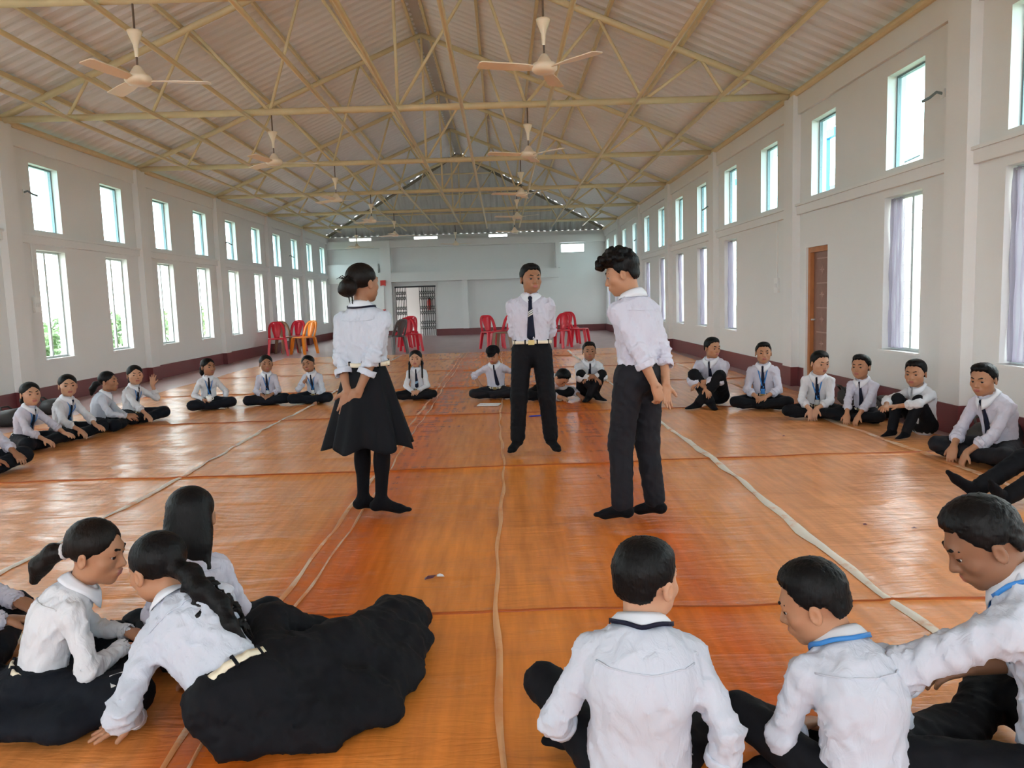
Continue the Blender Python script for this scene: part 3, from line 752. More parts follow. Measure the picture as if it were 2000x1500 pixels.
class Field:
    def __init__(s): s.pr = []; s.disp = []
    def cone(s, a, b, ra, rb=None, k=.02, flat=None, op='+'):
        a = np.asarray(a, float); b = np.asarray(b, float); rb = ra if rb is None else rb; ab = b-a; L2 = max(ab@ab, 1e-9)
        fn = None
        if flat is not None: n_, ff = nrm(flat[0]), flat[1]; fn = (n_, ff)
        def d(X, Y, Z):
            x, y, z = X-a[0], Y-a[1], Z-a[2]
            t = np.clip((x*ab[0]+y*ab[1]+z*ab[2])/L2, 0, 1); x, y, z = x-t*ab[0], y-t*ab[1], z-t*ab[2]; r = ra+(rb-ra)*t
            if fn is not None:
                q = (x*fn[0][0]+y*fn[0][1]+z*fn[0][2])*(1/fn[1]-1); x, y, z = x+q*fn[0][0], y+q*fn[0][1], z+q*fn[0][2]
                return (np.sqrt(x*x+y*y+z*z)-r)*min(1, (fn[1]+1)/2)
            return np.sqrt(x*x+y*y+z*z)-r
        m = max(ra, rb)*(max(1, fn[1]) if fn else 1); s.pr.append((op, d, np.minimum(a, b)-m, np.maximum(a, b)+m, k)); return s
    def ell(s, c, rad, R=None, k=.02, op='+'):
        c = np.asarray(c, float); rad = np.asarray(rad, float); R = np.eye(3) if R is None else R; mr = rad.min()
        def d(X, Y, Z):
            x, y, z = X-c[0], Y-c[1], Z-c[2]
            q = [(x*R[0,i]+y*R[1,i]+z*R[2,i])/rad[i] for i in range(3)]
            k0 = np.sqrt(q[0]**2+q[1]**2+q[2]**2); k1 = np.sqrt((q[0]/rad[0])**2+(q[1]/rad[1])**2+(q[2]/rad[2])**2)
            return k0*(k0-1)/(k1+1e-9)
        e = np.sqrt(((R*rad)**2).sum(1)); s.pr.append((op, d, c-e, c+e, k)); return s
    def plane(s, p, n, k=.004):
        """keep the side the normal points away from"""
        p = np.asarray(p, float); n = nrm(n)
        s.pr.append(('x', lambda X, Y, Z: (X-p[0])*n[0]+(Y-p[1])*n[1]+(Z-p[2])*n[2], None, None, k)); return s
    def fn(s, f, k=.004, op='x'): s.pr.append((op, f, None, None, k)); return s
    @staticmethod
    def _smin(a, b, k):
        h = np.clip(.5+.5*(b-a)/k, 0, 1); return b+(a-b)*h-k*h*(1-h)
    def _apply(s, F, op, d, k):
        if op == '+': return s._smin(F, d, k)
        if op == '-': return -s._smin(-F, d, k)
        return -s._smin(-F, -d, k)
    def at(s, P):
        P = np.asarray(P, float); X, Y, Z = P[...,0], P[...,1], P[...,2]; F = np.full(X.shape, 10.0)
        for op, d, lo, hi, k in s.pr: F = s._apply(F, op, d(X, Y, Z), k)
        for f in s.disp: F = F-f(X, Y, Z)
        return F
    def mesh(s, vox):
        los = np.array([p[2] for p in s.pr if p[0] == '+']); his = np.array([p[3] for p in s.pr if p[0] == '+'])
        pad = .03+2*vox; lo = los.min(0)-pad; hi = his.max(0)+pad
        n = np.maximum(np.ceil((hi-lo)/vox).astype(int)+1, 4)
        ax = [(lo[i]+vox*np.arange(n[i])).astype(np.float32) for i in range(3)]
        F = np.full(tuple(n), 10.0, np.float32)
        for op, d, l, h, k in s.pr:
            if l is None: sl = (slice(None),)*3
            else:
                m = k+2.5*vox+.012
                sl = tuple(slice(max(int((l[i]-m-lo[i])/vox), 0), min(int((h[i]+m-lo[i])/vox)+2, n[i])) for i in range(3))
            g = (ax[0][sl[0]][:,None,None], ax[1][sl[1]][None,:,None], ax[2][sl[2]][None,None,:])
            F[sl] = s._apply(F[sl], op, d(*g).astype(np.float32), k)
        for f in s.disp: F = F-f(ax[0][:,None,None], ax[1][None,:,None], ax[2][None,None,:]).astype(np.float32)
        return surf_net(F, lo, vox)
    def march(s, O, Dv, off=.004, it=40):
        O = np.asarray(O, float); Dv = np.asarray(Dv, float); t = np.zeros(len(O))
        for _ in range(it):
            t += np.clip((s.at(O+Dv*t[:,None])-off)*.7, -.03, .06)
        return O+Dv*t[:,None]

EDG = [((0,0,0),(1,0,0)),((0,1,0),(1,1,0)),((0,0,1),(1,0,1)),((0,1,1),(1,1,1)),((0,0,0),(0,1,0)),((1,0,0),(1,1,0)),((0,0,1),(0,1,1)),((1,0,1),(1,1,1)),((0,0,0),(0,0,1)),((1,0,0),(1,0,1)),((0,1,0),(0,1,1)),((1,1,0),(1,1,1))]
def surf_net(F, lo, vox):
    neg = F < 0; c = np.zeros(tuple(x-1 for x in F.shape), np.uint8)
    for i in (0,1):
        for j in (0,1):
            for k in (0,1): c += neg[i:F.shape[0]-1+i, j:F.shape[1]-1+j, k:F.shape[2]-1+k]
    act = (c > 0) & (c < 8); ac = np.argwhere(act); idx = np.full(act.shape, -1, np.int32); idx[act] = np.arange(len(ac))
    pos = np.zeros((len(ac),3)); cnt = np.zeros(len(ac))
    for a, b in EDG:
        A = ac+np.array(a); B = ac+np.array(b); fa = F[A[:,0],A[:,1],A[:,2]]; fb = F[B[:,0],B[:,1],B[:,2]]
        m = (fa < 0) != (fb < 0); t = fa[m]/(fa[m]-fb[m]); pos[m] += np.array(a)+t[:,None]*(np.array(b)-np.array(a)); cnt[m] += 1
    V = lo+(ac+pos/np.maximum(cnt,1)[:,None])*vox; Q = []
    for d in range(3):
        u, v = (d+1) % 3, (d+2) % 3
        s0 = [slice(1,-1)]*3; s1 = [slice(1,-1)]*3; s0[d] = slice(0,-1); s1[d] = slice(1,None)
        a = neg[tuple(s0)]; ch = a != neg[tuple(s1)]; I = np.argwhere(ch); fl = a[ch]
        if not len(I): continue
        I = I.copy(); I[:,u] += 1; I[:,v] += 1
        def cell(du, dv):
            J = I.copy(); J[:,u] += du; J[:,v] += dv; return idx[J[:,0],J[:,1],J[:,2]]
        q = np.stack([cell(-1,-1), cell(0,-1), cell(0,0), cell(-1,0)], 1); q[~fl] = q[~fl][:,::-1]; Q.append(q)
    Q = np.concatenate(Q); return V, Q[(Q >= 0).all(1)]

def merge(parts):
    Vs, Qs, o = [], [], 0
    for V, Q in parts: Vs.append(V); Qs.append(Q+o); o += len(V)
    return np.concatenate(Vs), np.concatenate(Qs)

def folds(seed, amp, wl, axis=None, n=5, an=.5):
    """cloth creases: warped sine ridges, sharpened"""
    r = np.random.RandomState(seed); T = []
    for _ in range(n):
        d = r.normal(size=3)
        if axis is not None: d = d-(1-an)*axis*(d@axis)
        d = nrm(d)*2*np.pi/(wl*r.uniform(.7,1.5)); w = nrm(r.normal(size=3))*2*np.pi/(wl*2.8); T.append((d, w, r.uniform(0,6.28), r.uniform(0,6.28)))
    def f(X, Y, Z):
        o = 0
        for d, w, p, q in T:
            s_ = np.sin(X*d[0]+Y*d[1]+Z*d[2]+p+1.6*np.sin(X*w[0]+Y*w[1]+Z*w[2]+q)); o = o+(1-np.abs(s_))**1.6-.35
        return amp*o/n**.5
    return f

# ---- materials for people
def skin_mat(name, c):
    m = mat(name, c, .5, noise=(30,.07), spec=.35); b = nodes_of(m)[0]['Principled BSDF']
    b.inputs['Subsurface Weight'].default_value = .08; b.inputs['Subsurface Radius'].default_value = (.01,.004,.002); return m
M_collar = mat('collar_white', (.66,.69,.76), .7)
SKIN = [skin_mat('skin_a', (.40,.20,.115)), skin_mat('skin_b', (.31,.15,.085)), skin_mat('skin_c', (.48,.265,.17)), skin_mat('skin_d', (.235,.11,.062))]
LIP = mat('lip', (.32,.10,.085), .4); M_eyew = mat('eye_white', (.42,.40,.39), .3); M_iris = mat('eye_iris', (.018,.01,.008), .15)
def hair_mat(name, c):
    m = mat(name, c, .48, spec=.16); n, l = nodes_of(m); b = n['Principled BSDF']; tc = n.new('ShaderNodeTexCoord')
    mp = n.new('ShaderNodeMapping'); mp.inputs['Scale'].default_value = (160,160,18); l.new(tc.outputs['Object'], mp.inputs[0])
    t = n.new('ShaderNodeTexNoise'); t.inputs['Scale'].default_value = 1; t.inputs['Detail'].default_value = 4; l.new(mp.outputs[0], t.inputs['Vector'])
    bp = n.new('ShaderNodeBump'); bp.inputs['Strength'].default_value = .5; bp.inputs['Distance'].default_value = .004; l.new(t.outputs['Fac'], bp.inputs['Height']); l.new(bp.outputs[0], b.inputs['Normal']); return m
M_hair = hair_mat('hair_black', (.003,.0028,.0035)); M_hairb = hair_mat('hair_dark_brown', (.006,.004,.0035))
def cloth(name, c, rough=.75, sc=42, st=.6):
    m = mat(name, c, rough, spec=.15 if max(c) < .1 else .25); n, l = nodes_of(m); b = n['Principled BSDF']; tc = n.new('ShaderNodeTexCoord')
    mp = n.new('ShaderNodeMapping'); mp.inputs['Scale'].default_value = (1,1,.45); l.new(tc.outputs['Object'], mp.inputs[0])
    t = n.new('ShaderNodeTexNoise'); t.inputs['Scale'].default_value = sc*.5; t.inputs['Detail'].default_value = 3; t.inputs['Distortion'].default_value = 1.2; l.new(mp.outputs[0], t.inputs['Vector'])
    bp = n.new('ShaderNodeBump'); bp.inputs['Strength'].default_value = st; bp.inputs['Distance'].default_value = .012; l.new(t.outputs['Fac'], bp.inputs['Height']); l.new(bp.outputs[0], b.inputs['Normal']); return m
M_shirt = [cloth('shirt_lavender', (.53,.53,.63)), cloth('shirt_white', (.60,.62,.67)), cloth('shirt_cool', (.50,.54,.63))]
M_black = cloth('black_trouser', (.0055,.006,.0085), .8, 30, .3); M_navy = cloth('navy_skirt', (.006,.008,.013), .8, 30, .3); M_grey = cloth('charcoal_trouser', (.012,.0125,.017), .75, 30, .3)
M_sock = cloth('black_sock', (.004,.004,.006), .9); M_stripe = mat('sock_stripe', (.55,.56,.6), .8); M_pink = mat('sock_pink', (.6,.06,.22), .8)
M_belt = mat('cream_belt', (.70,.64,.50), .45); M_buckle = mat('brass_buckle', (.34,.25,.10), .4, metal=.6); M_dbelt = mat('dark_belt', (.01,.01,.012), .5)
M_tie = cloth('navy_tie', (.008,.010,.026), .55); M_tstripe = mat('tie_stripe', (.62,.64,.62), .6); M_tstripe2 = mat('tie_stripe_blue', (.25,.45,.68), .6)
M_lan = mat('lanyard_blue', (.03,.20,.55), .5); M_card = mat('id_card', (.65,.68,.70), .35); M_cap = cloth('black_cap', (.004,.004,.006), .8); M_steelw = mat('watch_black', (.01,.01,.012), .3)

def ik(S, T, l1, l2, pole):
    S = np.asarray(S,float); T = np.asarray(T,float); d = T-S; L = np.linalg.norm(d)
    if L > (l1+l2)*.995: T = S+d/L*(l1+l2)*.995; d = T-S; L = np.linalg.norm(d)
    u = d/L; a = (l1*l1-l2*l2+L*L)/(2*L); h = math.sqrt(max(l1*l1-a*a, 1e-6)); p = np.asarray(pole,float); p = nrm(p-u*(p@u)); return S+u*a+p*h, T

def hand(F, w, d, n, side, s, curl=.5, spread=.12, thumb=1.0):
    """w wrist, d finger direction, n palm normal, side +1 if thumb lies on d x n side"""
    d = nrm(d); n = nrm(np.asarray(n,float)-d*(np.asarray(n,float)@d)); t = np.cross(d, n)*side
    pl = .082*s
    F.cone(w-d*.012*s, w+d*pl*.45, .026*s, .036*s, .012, (n,.5)); F.cone(w+d*pl*.35, w+d*pl*.9+t*.004*s, .036*s, .037*s, .012, (n,.38))
    for i, (o, L) in enumerate(((.028,.070),(.0095,.078),(-.0095,.072),(-.028,.056))):
        b = w+d*(pl*.93-.006*s*abs(i-1.2))+t*o*s; dd = nrm(d+t*o*spread*30*.05*s*0+t*spread*(1.3-i)*.5); L *= s; p = b-dd*.012*s
        for j, fr in enumerate((.46,.30,.24)):
            a = curl*(j*.75+.35); v = nrm(dd*math.cos(a)+n*math.sin(a)); q = p+v*L*fr*(1.25 if j == 0 else 1.0)
            F.cone(p, q, (.0098-.0009*j)*s, (.0092-.0012*j)*s, .004); p = q
    p = w+d*.018*s+t*.024*s; v = nrm(d*.62+t*.72*thumb+n*.35); q = p+v*.036*s; F.cone(p, q, .0145*s, .0115*s, .012); v2 = nrm(d*.85+t*.4*thumb+n*.4); F.cone(q, q+v2*.034*s, .0112*s, .0085*s, .004)

HX = np.array([1.09,1.0,1.0])
def head_prims(F, c, R, hs, fem, neck_from, neck_r, jaw=1.0):
    def W(p): return c+R@(np.asarray(p,float)*hs*HX)
    def E(p, r, k=.02, op='+', ex=None): F.ell(W(p), np.asarray(r,float)*hs*HX, R if ex is None else R@ex, k*hs, op)
    E((0,-.014,.043), (.079,.091,.083)); E((0,.026,-.002), (.069,.064,.088), .02); E((0,.034,-.062), (.054*jaw,.052,.044), .025); E((0,.066,-.090), (.022,.018,.017), .022)
    for s_ in (-1,1):
        E((s_*.040,.052,-.018), (.026,.026,.022), .02); E((s_*.044,.012,-.052), (.020,.032,.030), .025)
    E((0,.077,.034), (.046,.014,.012), .022)
    for s_ in (-1,1): E((s_*.031,.096,.010), (.020,.014,.012), .014, '-')
    F.cone(W((0,.082,.020)), W((0,.104,-.022)), .0075*hs, .0125*hs, .012*hs)
    for s_ in (-1,1): E((s_*.0125,.092,-.027), (.009,.011,.008), .008)
    E((0,.079,-.056), (.029,.018,.020), .018); E((0,.0955,-.0505), (.023,.007,.0052), .006); E((0,.094,-.0605), (.019,.0075,.0058), .006)
    F.cone(W((-.02,.103,-.0557)), W((.02,.103,-.0557)), .0022*hs, .0022*hs, .004*hs, None, '-')
    for s_ in (-1,1):
        E((s_*.032,.0785,.0190), (.017,.0115,.0065), .005); E((s_*.032,.0765,-.0005), (.015,.0105,.0045), .005)
        E((s_*.081,-.010,-.004), (.0085,.018,.030), .008, ex=rotz(s_*-.35)); E((s_*.088,-.006,-.002), (.005,.010,.017), .006, '-', rotz(s_*-.35))
    F.cone(neck_from, W((0,-.022,-.045)), neck_r, neck_r*.95, .03)

def hair_field(style, c, R, hs, seed):
    F = Field(); r = np.random.RandomState(seed)
    def W(p): return c+R@(np.asarray(p,float)*hs*HX)
    def loc(X, Y, Z):
        x, y, z = X-c[0], Y-c[1], Z-c[2]; return [(x*R[0,i]+y*R[1,i]+z*R[2,i])/hs for i in range(3)]
    def E(p, q, k=.02, op='+', ex=None): F.ell(W(p), np.asarray(q,float)*hs*HX, R if ex is None else R@ex, k*hs, op)
    def chain(pts, rads, k=.02, flat=None):
        for i in range(len(pts)-1): F.cone(W(pts[i]), W(pts[i+1]), rads[i]*hs, rads[i+1]*hs, k*hs, flat)
    if style in ('short','crop','quiff','curly'):
        E((0,-.016,.046), (.086,.098,.090))
        if style == 'quiff': E((0,.026,.104), (.066,.058,.040), .02)
        if style == 'short': E((0,.0,.092), (.074,.078,.050), .02)
        if style == 'crop': E((0,-.004,.088), (.076,.080,.050), .02)
        E((0,-.050,-.008), (.068,.052,.052), .02)
        # hairline: forehead, temple, sideburn before the ear, nape
        def cut(X, Y, Z):
            x, y, z = loc(X, Y, Z); h = np.where(y > .05, .078+.30*(y-.05), np.where(y > .0, .012+1.32*y, np.where(y > -.045, .012+.1*y, np.maximum(.0075+(y+.045)*4.0, -.052)))); h = h-.55*np.maximum(np.abs(x)-.045,0)*(y > .0)-.25*np.maximum(np.abs(x)-.05,0)+.005*np.sin(x*190+seed)*(y > .03); return (h-z)*hs*.7
        F.fn(cut, .022*hs)
        if style == 'curly':
            E((0,.014,.108), (.088,.092,.058), .02); E((0,-.06,.07), (.086,.058,.06), .02)
            for i in range(90):
                a = r.uniform(0,6.28); q = r.uniform(.1,1)**.6; E((.092*math.cos(a)*q, .010+.108*math.sin(a)*q, .158-.065*q*q+r.uniform(-.012,.02)), np.array([.020,.020,.018])*r.uniform(.8,1.4), .004)
            for i in range(16): E((r.uniform(-.07,.07), .108+r.uniform(-.012,.024), .088+r.uniform(-.016,.03)), (.020,.018,.018), .006)
        F.disp.append(folds(seed, .0042*hs, .016*hs if style != 'curly' else .026*hs, n=6))
    else:
        E((0,-.016,.047), (.086,.098,.089))
        def cut(X, Y, Z):
            x, y, z = loc(X, Y, Z); h = np.where(y > .03, .064+.50*(y-.03)-.62*np.abs(x), np.where(y > -.02, -.008+1.2*(y+.02), -.008+(y+.02)*.95)); h = h-.75*np.maximum(np.abs(x)-.035,0)*(y > -.06); return (h-z)*hs*.7
        F.fn(cut, .016*hs)
        if style == 'bun':
            E((0,-.120,-.022), (.066,.048,.058), .012); E((.016,-.135,-.008), (.040,.036,.036), .01); E((-.02,-.14,-.035), (.034,.03,.03), .01); chain([(0,-.085,.02),(0,-.11,-.01)], [.04,.04])
            for i in range(7): a = -.05+.016*i; chain([(a*.8,-.10,.03),(a*1.0,-.14,.045+.006*(i % 3)),(a*1.3,-.155,.03+.012*(i % 4))], [.006,.004,.002], .004)
            chain([(-.012,-.10,-.02),(-.016,-.10,-.09),(-.01,-.085,-.15)], [.007,.005,.003], .004); chain([(.01,-.10,-.02),(.014,-.10,-.10),(.0,-.088,-.16)], [.006,.005,.003], .004)
        if style in ('pony','ponyfront'):
            sx = .0; E((0,-.10,.02), (.026,.026,.026), .012); chain([(0,-.10,.02),(.01,-.135,-.01),(.012,-.145,-.075),(.0,-.135,-.15)], [.022,.030,.028,.010], .02)
        if style == 'ponyfar':
            E((0,-.095,.0), (.026,.024,.026), .012); chain([(0,-.095,.0),(.0,-.15,-.02),(.0,-.19,-.075),(.0,-.205,-.135)], [.022,.034,.036,.018], .02)
        if style == 'wavy':
            E((0,-.09,-.005), (.032,.028,.030), .012); chain([(0,-.09,.0),(.0,-.155,-.035),(-.014,-.205,-.09),(.012,-.245,-.155),(-.006,-.285,-.22),(.01,-.315,-.28)], [.028,.036,.034,.032,.026,.010], .02)
            for i in range(13):
                a = r.uniform(-.03,.05); z0 = -.04-.017*i; sgn = 1 if i % 3 else -1
                yy_ = -.14+.62*(z0+.05); pts = [(a*.4,yy_-.01,z0)]+[(a*.4+sgn*(.02+.026*math.sin(t*1.1)+.012*t), yy_-.022-.012*math.cos(t*1.5)-.010*t, z0-.016*t) for t in (1,2,3,4)]
                chain(pts, [.009,.008,.007,.006,.003], .005)
        if style == 'long':
            E((0,-.045,-.05), (.086,.060,.10), .03); chain([(0,-.07,-.02),(0,-.085,-.10),(0,-.085,-.185)], [.085,.088,.070], .03, (R[:,1],.5))
            for i in range(7): a = -.066+.022*i; chain([(a,-.085,-.12),(a*1.1,-.10,-.19),(a*1.15,-.105,-.225+.012*(i % 2))], [.018,.014,.005], .01)
        if style == 'braids':
            for s_ in (-1,1):
                chain([(s_*.07,-.03,.0),(s_*.082,-.01,-.06),(s_*.085,.025,-.13)], [.022,.020,.016], .02)
                for i in range(7): chain([(s_*.085,.02+.006*i,-.10-.024*i),(s_*.086,.026+.006*i,-.118-.024*i)], [.0145,.0125], .004)
        F.disp.append(folds(seed, .0028*hs, .02*hs, R[:,2], 5, .25))
    return F

ALLP = []
def build_person(sp):
    """sp: dict, see the list below. Local frame: x right, y forward, z up."""
    fem = sp.get('fem', False); near = sp.get('near', False); seed = sp['seed']
    pose = sp['pose']; s1 = sp.get('s', 1.0); hs = sp.get('hs', .97)
    head_rot = rotz(sp.get('hyaw',0)*D2R)@rotx(-sp.get('hpitch',0)*D2R)@roty(sp.get('hroll',0)*D2R)
    def joints(s):
        J = {}
        lean, side, twist = sp.get('lean',8)*D2R, sp.get('side',0)*D2R, sp.get('twist',0)*D2R
        T = rotz(twist)@roty(side)@rotx(-lean); u, f, r = T[:,2], T[:,1], T[:,0]
        stand = pose.startswith('stand'); p = np.array([0,0,.92 if stand else sp.get('pz',.105)])*s
        slouch = sp.get('slouch', 0 if stand else .04)*s
        N = p+u*(.49 if stand else .47)*s+f*slouch; C = p+u*.29*s-f*slouch*.7
        sw = (.140 if fem else .158)*sp.get('shw',1)*s
        J.update(p=p, N=N, C=C, u=u, f=f, r=r, T=T)
        uu = nrm(N-C+u*.1); J['uu'] = uu
        hc = N+uu*sp.get('neck',.034)*s+(head_rot@np.array([0,.022,.108]))*hs
        J['hc'] = hc
        for sd, k in ((-1,'L'),(1,'R')):
            J['sh'+k] = N-uu*.085*s+r*sd*sw+f*.0+np.array([0,0,sp.get('shrug'+k,0)*s])
            wt = np.asarray(sp['w'+k],float)*s; po = sp.get('e'+k, (sd*.8,-.5,-.3)); J['el'+k], J['wr'+k] = ik(J['sh'+k], wt, .265*s, .235*s, po)
            J['hip'+k] = p+T[:,0]*sd*.088*s*(1 if stand else 1) if stand else p+np.array([sd*.09,0,0])*s
            at_ = np.asarray(sp['a'+k],float)*s; J['kn'+k], J['an'+k] = ik(J['hip'+k], at_, .42*s, .40*s, sp.get('k'+k,(0,1,.2)))
            J['ft'+k] = nrm(sp.get('f'+k,(sd*.25,1,-.05)))
        return J
    # solve scale and place from the head's pixel and the pelvis depth
    a = sp['face']*D2R; Rw = rotz(a)
    if 'head' in sp:
        s = s1; loc = np.zeros(3)
        for _ in range(6):
            J = joints(s); hw = Rw@J['hc']; Yh = sp['Y']+hw[1]; tgt = px_depth(*sp['head'], Yh)
            if 's' not in sp: s = float(np.clip(s*tgt[2]/max(hw[2],.1), .74, 1.12))
            loc = np.array([tgt[0]-hw[0], sp['Y'], 0])
    else: s = s1; loc = np.array([*sp['loc'], 0.])
    J = joints(s); u, f, r, T, uu = J['u'], J['f'], J['r'], J['T'], J['uu']
    p, N, C = J['p'], J['N'], J['C']
    sp['_J'] = J; sp['_loc'] = loc; sp['_R'] = Rw
    hp = to_px(loc+Rw@J['hc']); print('PERSON %-4s s=%.2f loc=(%.2f,%.2f) head px (%.0f,%.0f)' % (sp['id'], s, loc[0], loc[1], *hp), 'headz %.2f' % (J['hc'][2]))
    loc[2] = .020; root = empty('person', tuple(loc), a); tag(root, sp['label'], 'person', sp.get('group'))
    vb, vh, vc = (.014,.0050,.0095) if near else (.016,.0058,.012)
    if near: vh = .0045
    sk = SKIN[sp.get('skin',0)]
    stand = pose.startswith('stand')
    # ---------- body
    B = Field()
    B.ell(p+u*.02*s, np.array([.135,.10,.105])*s, T, .03*s); B.cone(p+u*.05*s, C, .095*s, .10*s, .05*s, (f,.78)); B.ell(C+uu*.03*s, np.array([.13,.092,.15])*s, np.stack([r,nrm(np.cross(uu,r)),uu],1), .05*s)
    [B.cone(N-uu*.04*s, J['sh'+k], .045*s, .042*s, .04*s) for k in 'LR']; B.cone(C+uu*.1*s, N+uu*.02*s, .07*s, .05*s, .04*s)
    for k in 'LR':
        B.cone(J['sh'+k], J['el'+k], .042*s, .036*s, .03*s); B.cone(J['el'+k], J['wr'+k], .036*s, .0245*s, .02*s)
        B.cone(J['hip'+k], J['kn'+k], .075*s, .052*s, .03*s); B.cone(J['kn'+k], J['an'+k], .048*s, .031*s, .02*s)
        sh0 = nrm(J['an'+k]-J['kn'+k]); B.cone(J['an'+k]+sh0*.012*s, J['an'+k]+sh0*.042*s+J['ft'+k]*.13*s, .026*s, .016*s, .01*s)
    B.plane((0,0,.006),(0,0,-1),.006); parts = [B.mesh(vb)]
    Hd = Field(); nr = (.046 if fem else .054)*s*.5+(.046 if fem else .054)*.5; head_prims(Hd, J['hc'], head_rot, hs, fem, N-uu*.04*s, nr, .93 if fem else 1.0)
    parts.append(Hd.mesh(vh*hs))
    for sd, k in ((-1,'L'),(1,'R')):
        fo = nrm(J['wr'+k]-J['el'+k]); H = Field(); dirn = sp.get('hd'+k); pn = sp.get('pn'+k, (0,0,-1))
        dirn = nrm(fo+np.array([0,0,-.12])) if dirn is None else nrm(dirn)
        hsz = s*.5+.48
        H.cone(J['wr'+k]-fo*.11*s, J['wr'+k], .0315*s, .0245*s, .02); hand(H, J['wr'+k], dirn, pn, sp.get('th'+k, -sd), hsz, sp.get('cu'+k,.45), sp.get('spr'+k,.12))
        parts.append(H.mesh(vh*.95))
    V, Q = merge(parts)
    ctr = V[Q].mean(1); hl = (ctr-J['hc'])@head_rot/hs
    lip = (np.abs(hl[:,0]) < .0225-.35*np.abs(hl[:,2]+.0557)) & (hl[:,1] > .084) & (hl[:,2] > -.0675) & (hl[:,2] < -.0450)
    link('body', np_mesh('body', V, Q, [sk, LIP], True, lip.astype(int)), root)
    # eyes and brows
    def W(q): return J['hc']+head_rot@(np.asarray(q,float)*hs*HX)
    def sph(c, rad, n=12, m=8):
        vs = []; 
        for i in range(m+1):
            th = math.pi*i/m
            for j in range(n): ph = 2*math.pi*j/n; vs.append(c+rad*(head_rot@np.array([math.sin(th)*math.cos(ph), math.cos(th), math.sin(th)*math.sin(ph)])))
        return np.array(vs), np.array([(i*n+j, i*n+(j+1) % n, (i+1)*n+(j+1) % n, (i+1)*n+j) for i in range(m) for j in range(n)])
    for sd in (-1,1):
        Ve, Qe = sph(W((sd*.032,.0752,.0098)), .0125*hs); mi = (np.arange(len(Qe))//12 < 3).astype(int)
        link('eye', np_mesh('eye', Ve, Qe, [M_eyew, M_iris], True, mi), root)
    Bf = Field()
    for sd in (-1,1):
        Bf.cone(W((sd*.014,.0905,.034)), W((sd*.034,.0865,.040)), .0048*hs, .0052*hs, .004*hs); Bf.cone(W((sd*.034,.0865,.040)), W((sd*.051,.070,.034)), .0052*hs, .0032*hs, .004*hs)
    V, Q = Bf.mesh(.004*hs); link('eyebrows', np_mesh('eyebrows', V, Q, M_hair), root)
    # ---------- hair
    hst = sp.get('hair','short'); Hf = hair_field(hst, J['hc'], head_rot, hs, seed); V, Q = Hf.mesh((.0055 if near else .0068)*hs)
    link('hair', np_mesh('hair', V, Q, sp.get('hmat', M_hair)), root)
    if hst in ('pony','wavy','ponyfar','ponyfront'):
        c0 = {'pony':(0,-.108,.016),'ponyfront':(0,-.108,.016),'wavy':(0,-.102,-.012),'ponyfar':(0,-.112,-.006)}[hst]; tor = Field()
        for i in range(10):
            a0, a1 = i*.628, (i+1)*.628; tor.cone(W((.024*math.cos(a0), c0[1]-.008*math.sin(a0), c0[2]+.024*math.sin(a0))), W((.024*math.cos(a1), c0[1]-.008*math.sin(a1), c0[2]+.024*math.sin(a1))), .007, .007, .004)
        V, Q = tor.mesh(.005); link('hair_tie', np_mesh('hair_tie', V, Q, sp.get('tiem', M_cap)), root)
    if sp.get('cap'):
        Cf = Field(); Cf.ell(W((0,-.012,.058)), np.array([.101,.106,.088])*hs, head_rot, .01)
        Cf.plane(W((0,0,.045)), head_rot@np.array([0,.25,-1.0]), .006)
        Cf.cone(W((0,.06,.058)), W((0,.098,.046)), .07*hs, .058*hs, .01, (head_rot@np.array([0,.3,1]),.12)); V, Q = Cf.mesh(.007)
        link('cap', np_mesh('cap', V, Q, M_cap), root)
    # ---------- shirt
    shm = M_shirt[sp.get('shirt',0)]
    Sf = Field(); Tt = np.stack([r, nrm(np.cross(uu, r)), uu], 1); bw = sp.get('bulk',1.0)
    wst = p+u*((.115 if fem else .075) if stand else .07)*s            # waist line
    wx, wd = (.125 if fem else .135)*s*bw, (.098 if fem else .108)*s*bw
    def tc_(c0, c1, w0, w1, fl, k): Sf.cone(c0, c1, w0, w1, k*s, (f, fl))
    chx = (.142 if fem else .158)*bw
    Sf.ell(C+uu*.045*s+f*(.012 if fem else 0)*s, np.array([chx,.112*bw,.17])*s, Tt, .04*s)
    tc_(wst-u*.02*s, C, (.136 if fem else .142)*s*bw, chx*s*.97, .78, .05)
    [Sf.cone(N-uu*.035*s, J['sh'+k], .052*s, .050*s, .05*s) for k in 'LR']; Sf.cone(C+uu*.12*s, N+uu*.008*s, .085*s, .055*s, .05*s)
    if fem:
        for sd in (-1,1): Sf.ell(C+uu*.05*s+f*.085*s+r*sd*.062*s, np.array([.058,.045,.058])*s, Tt, .04*s)
    Gt = Field(); Gt.pr = list(Sf.pr)
    roll = sp.get('roll', True)
    for k in 'LR':
        sh, el, wr = J['sh'+k], J['el'+k], J['wr'+k]; rk = sp.get('roll'+k, roll)
        Sf.cone(sh, el, .053*s, .053*s, .035*s)
        fe_ = el+(wr-el)*({True:.42, False:.93, 'short':.12}[rk]); Sf.cone(el, fe_, .054*s, (.050 if rk is True else .038)*s, .025*s)
        if rk is not False:
            d_ = nrm(wr-el); Sf.cone(fe_-d_*.028*s, fe_+d_*.008*s, .056*s, .055*s, .006*s)
            Sf.plane(fe_+d_*.022*s, d_, .004) if False else None
    if sp.get('untuck'): 
        Sf.cone(wst, p-u*.0*s+u*.01*s, .148*s*bw, .158*s*bw, .04*s, (f,.80))
    Sf.disp.append(folds(seed+11, .0125*s, .115*s, uu, 6, .22)); Sf.disp.append(folds(seed+12, .0045*s, .045*s, None, 5))
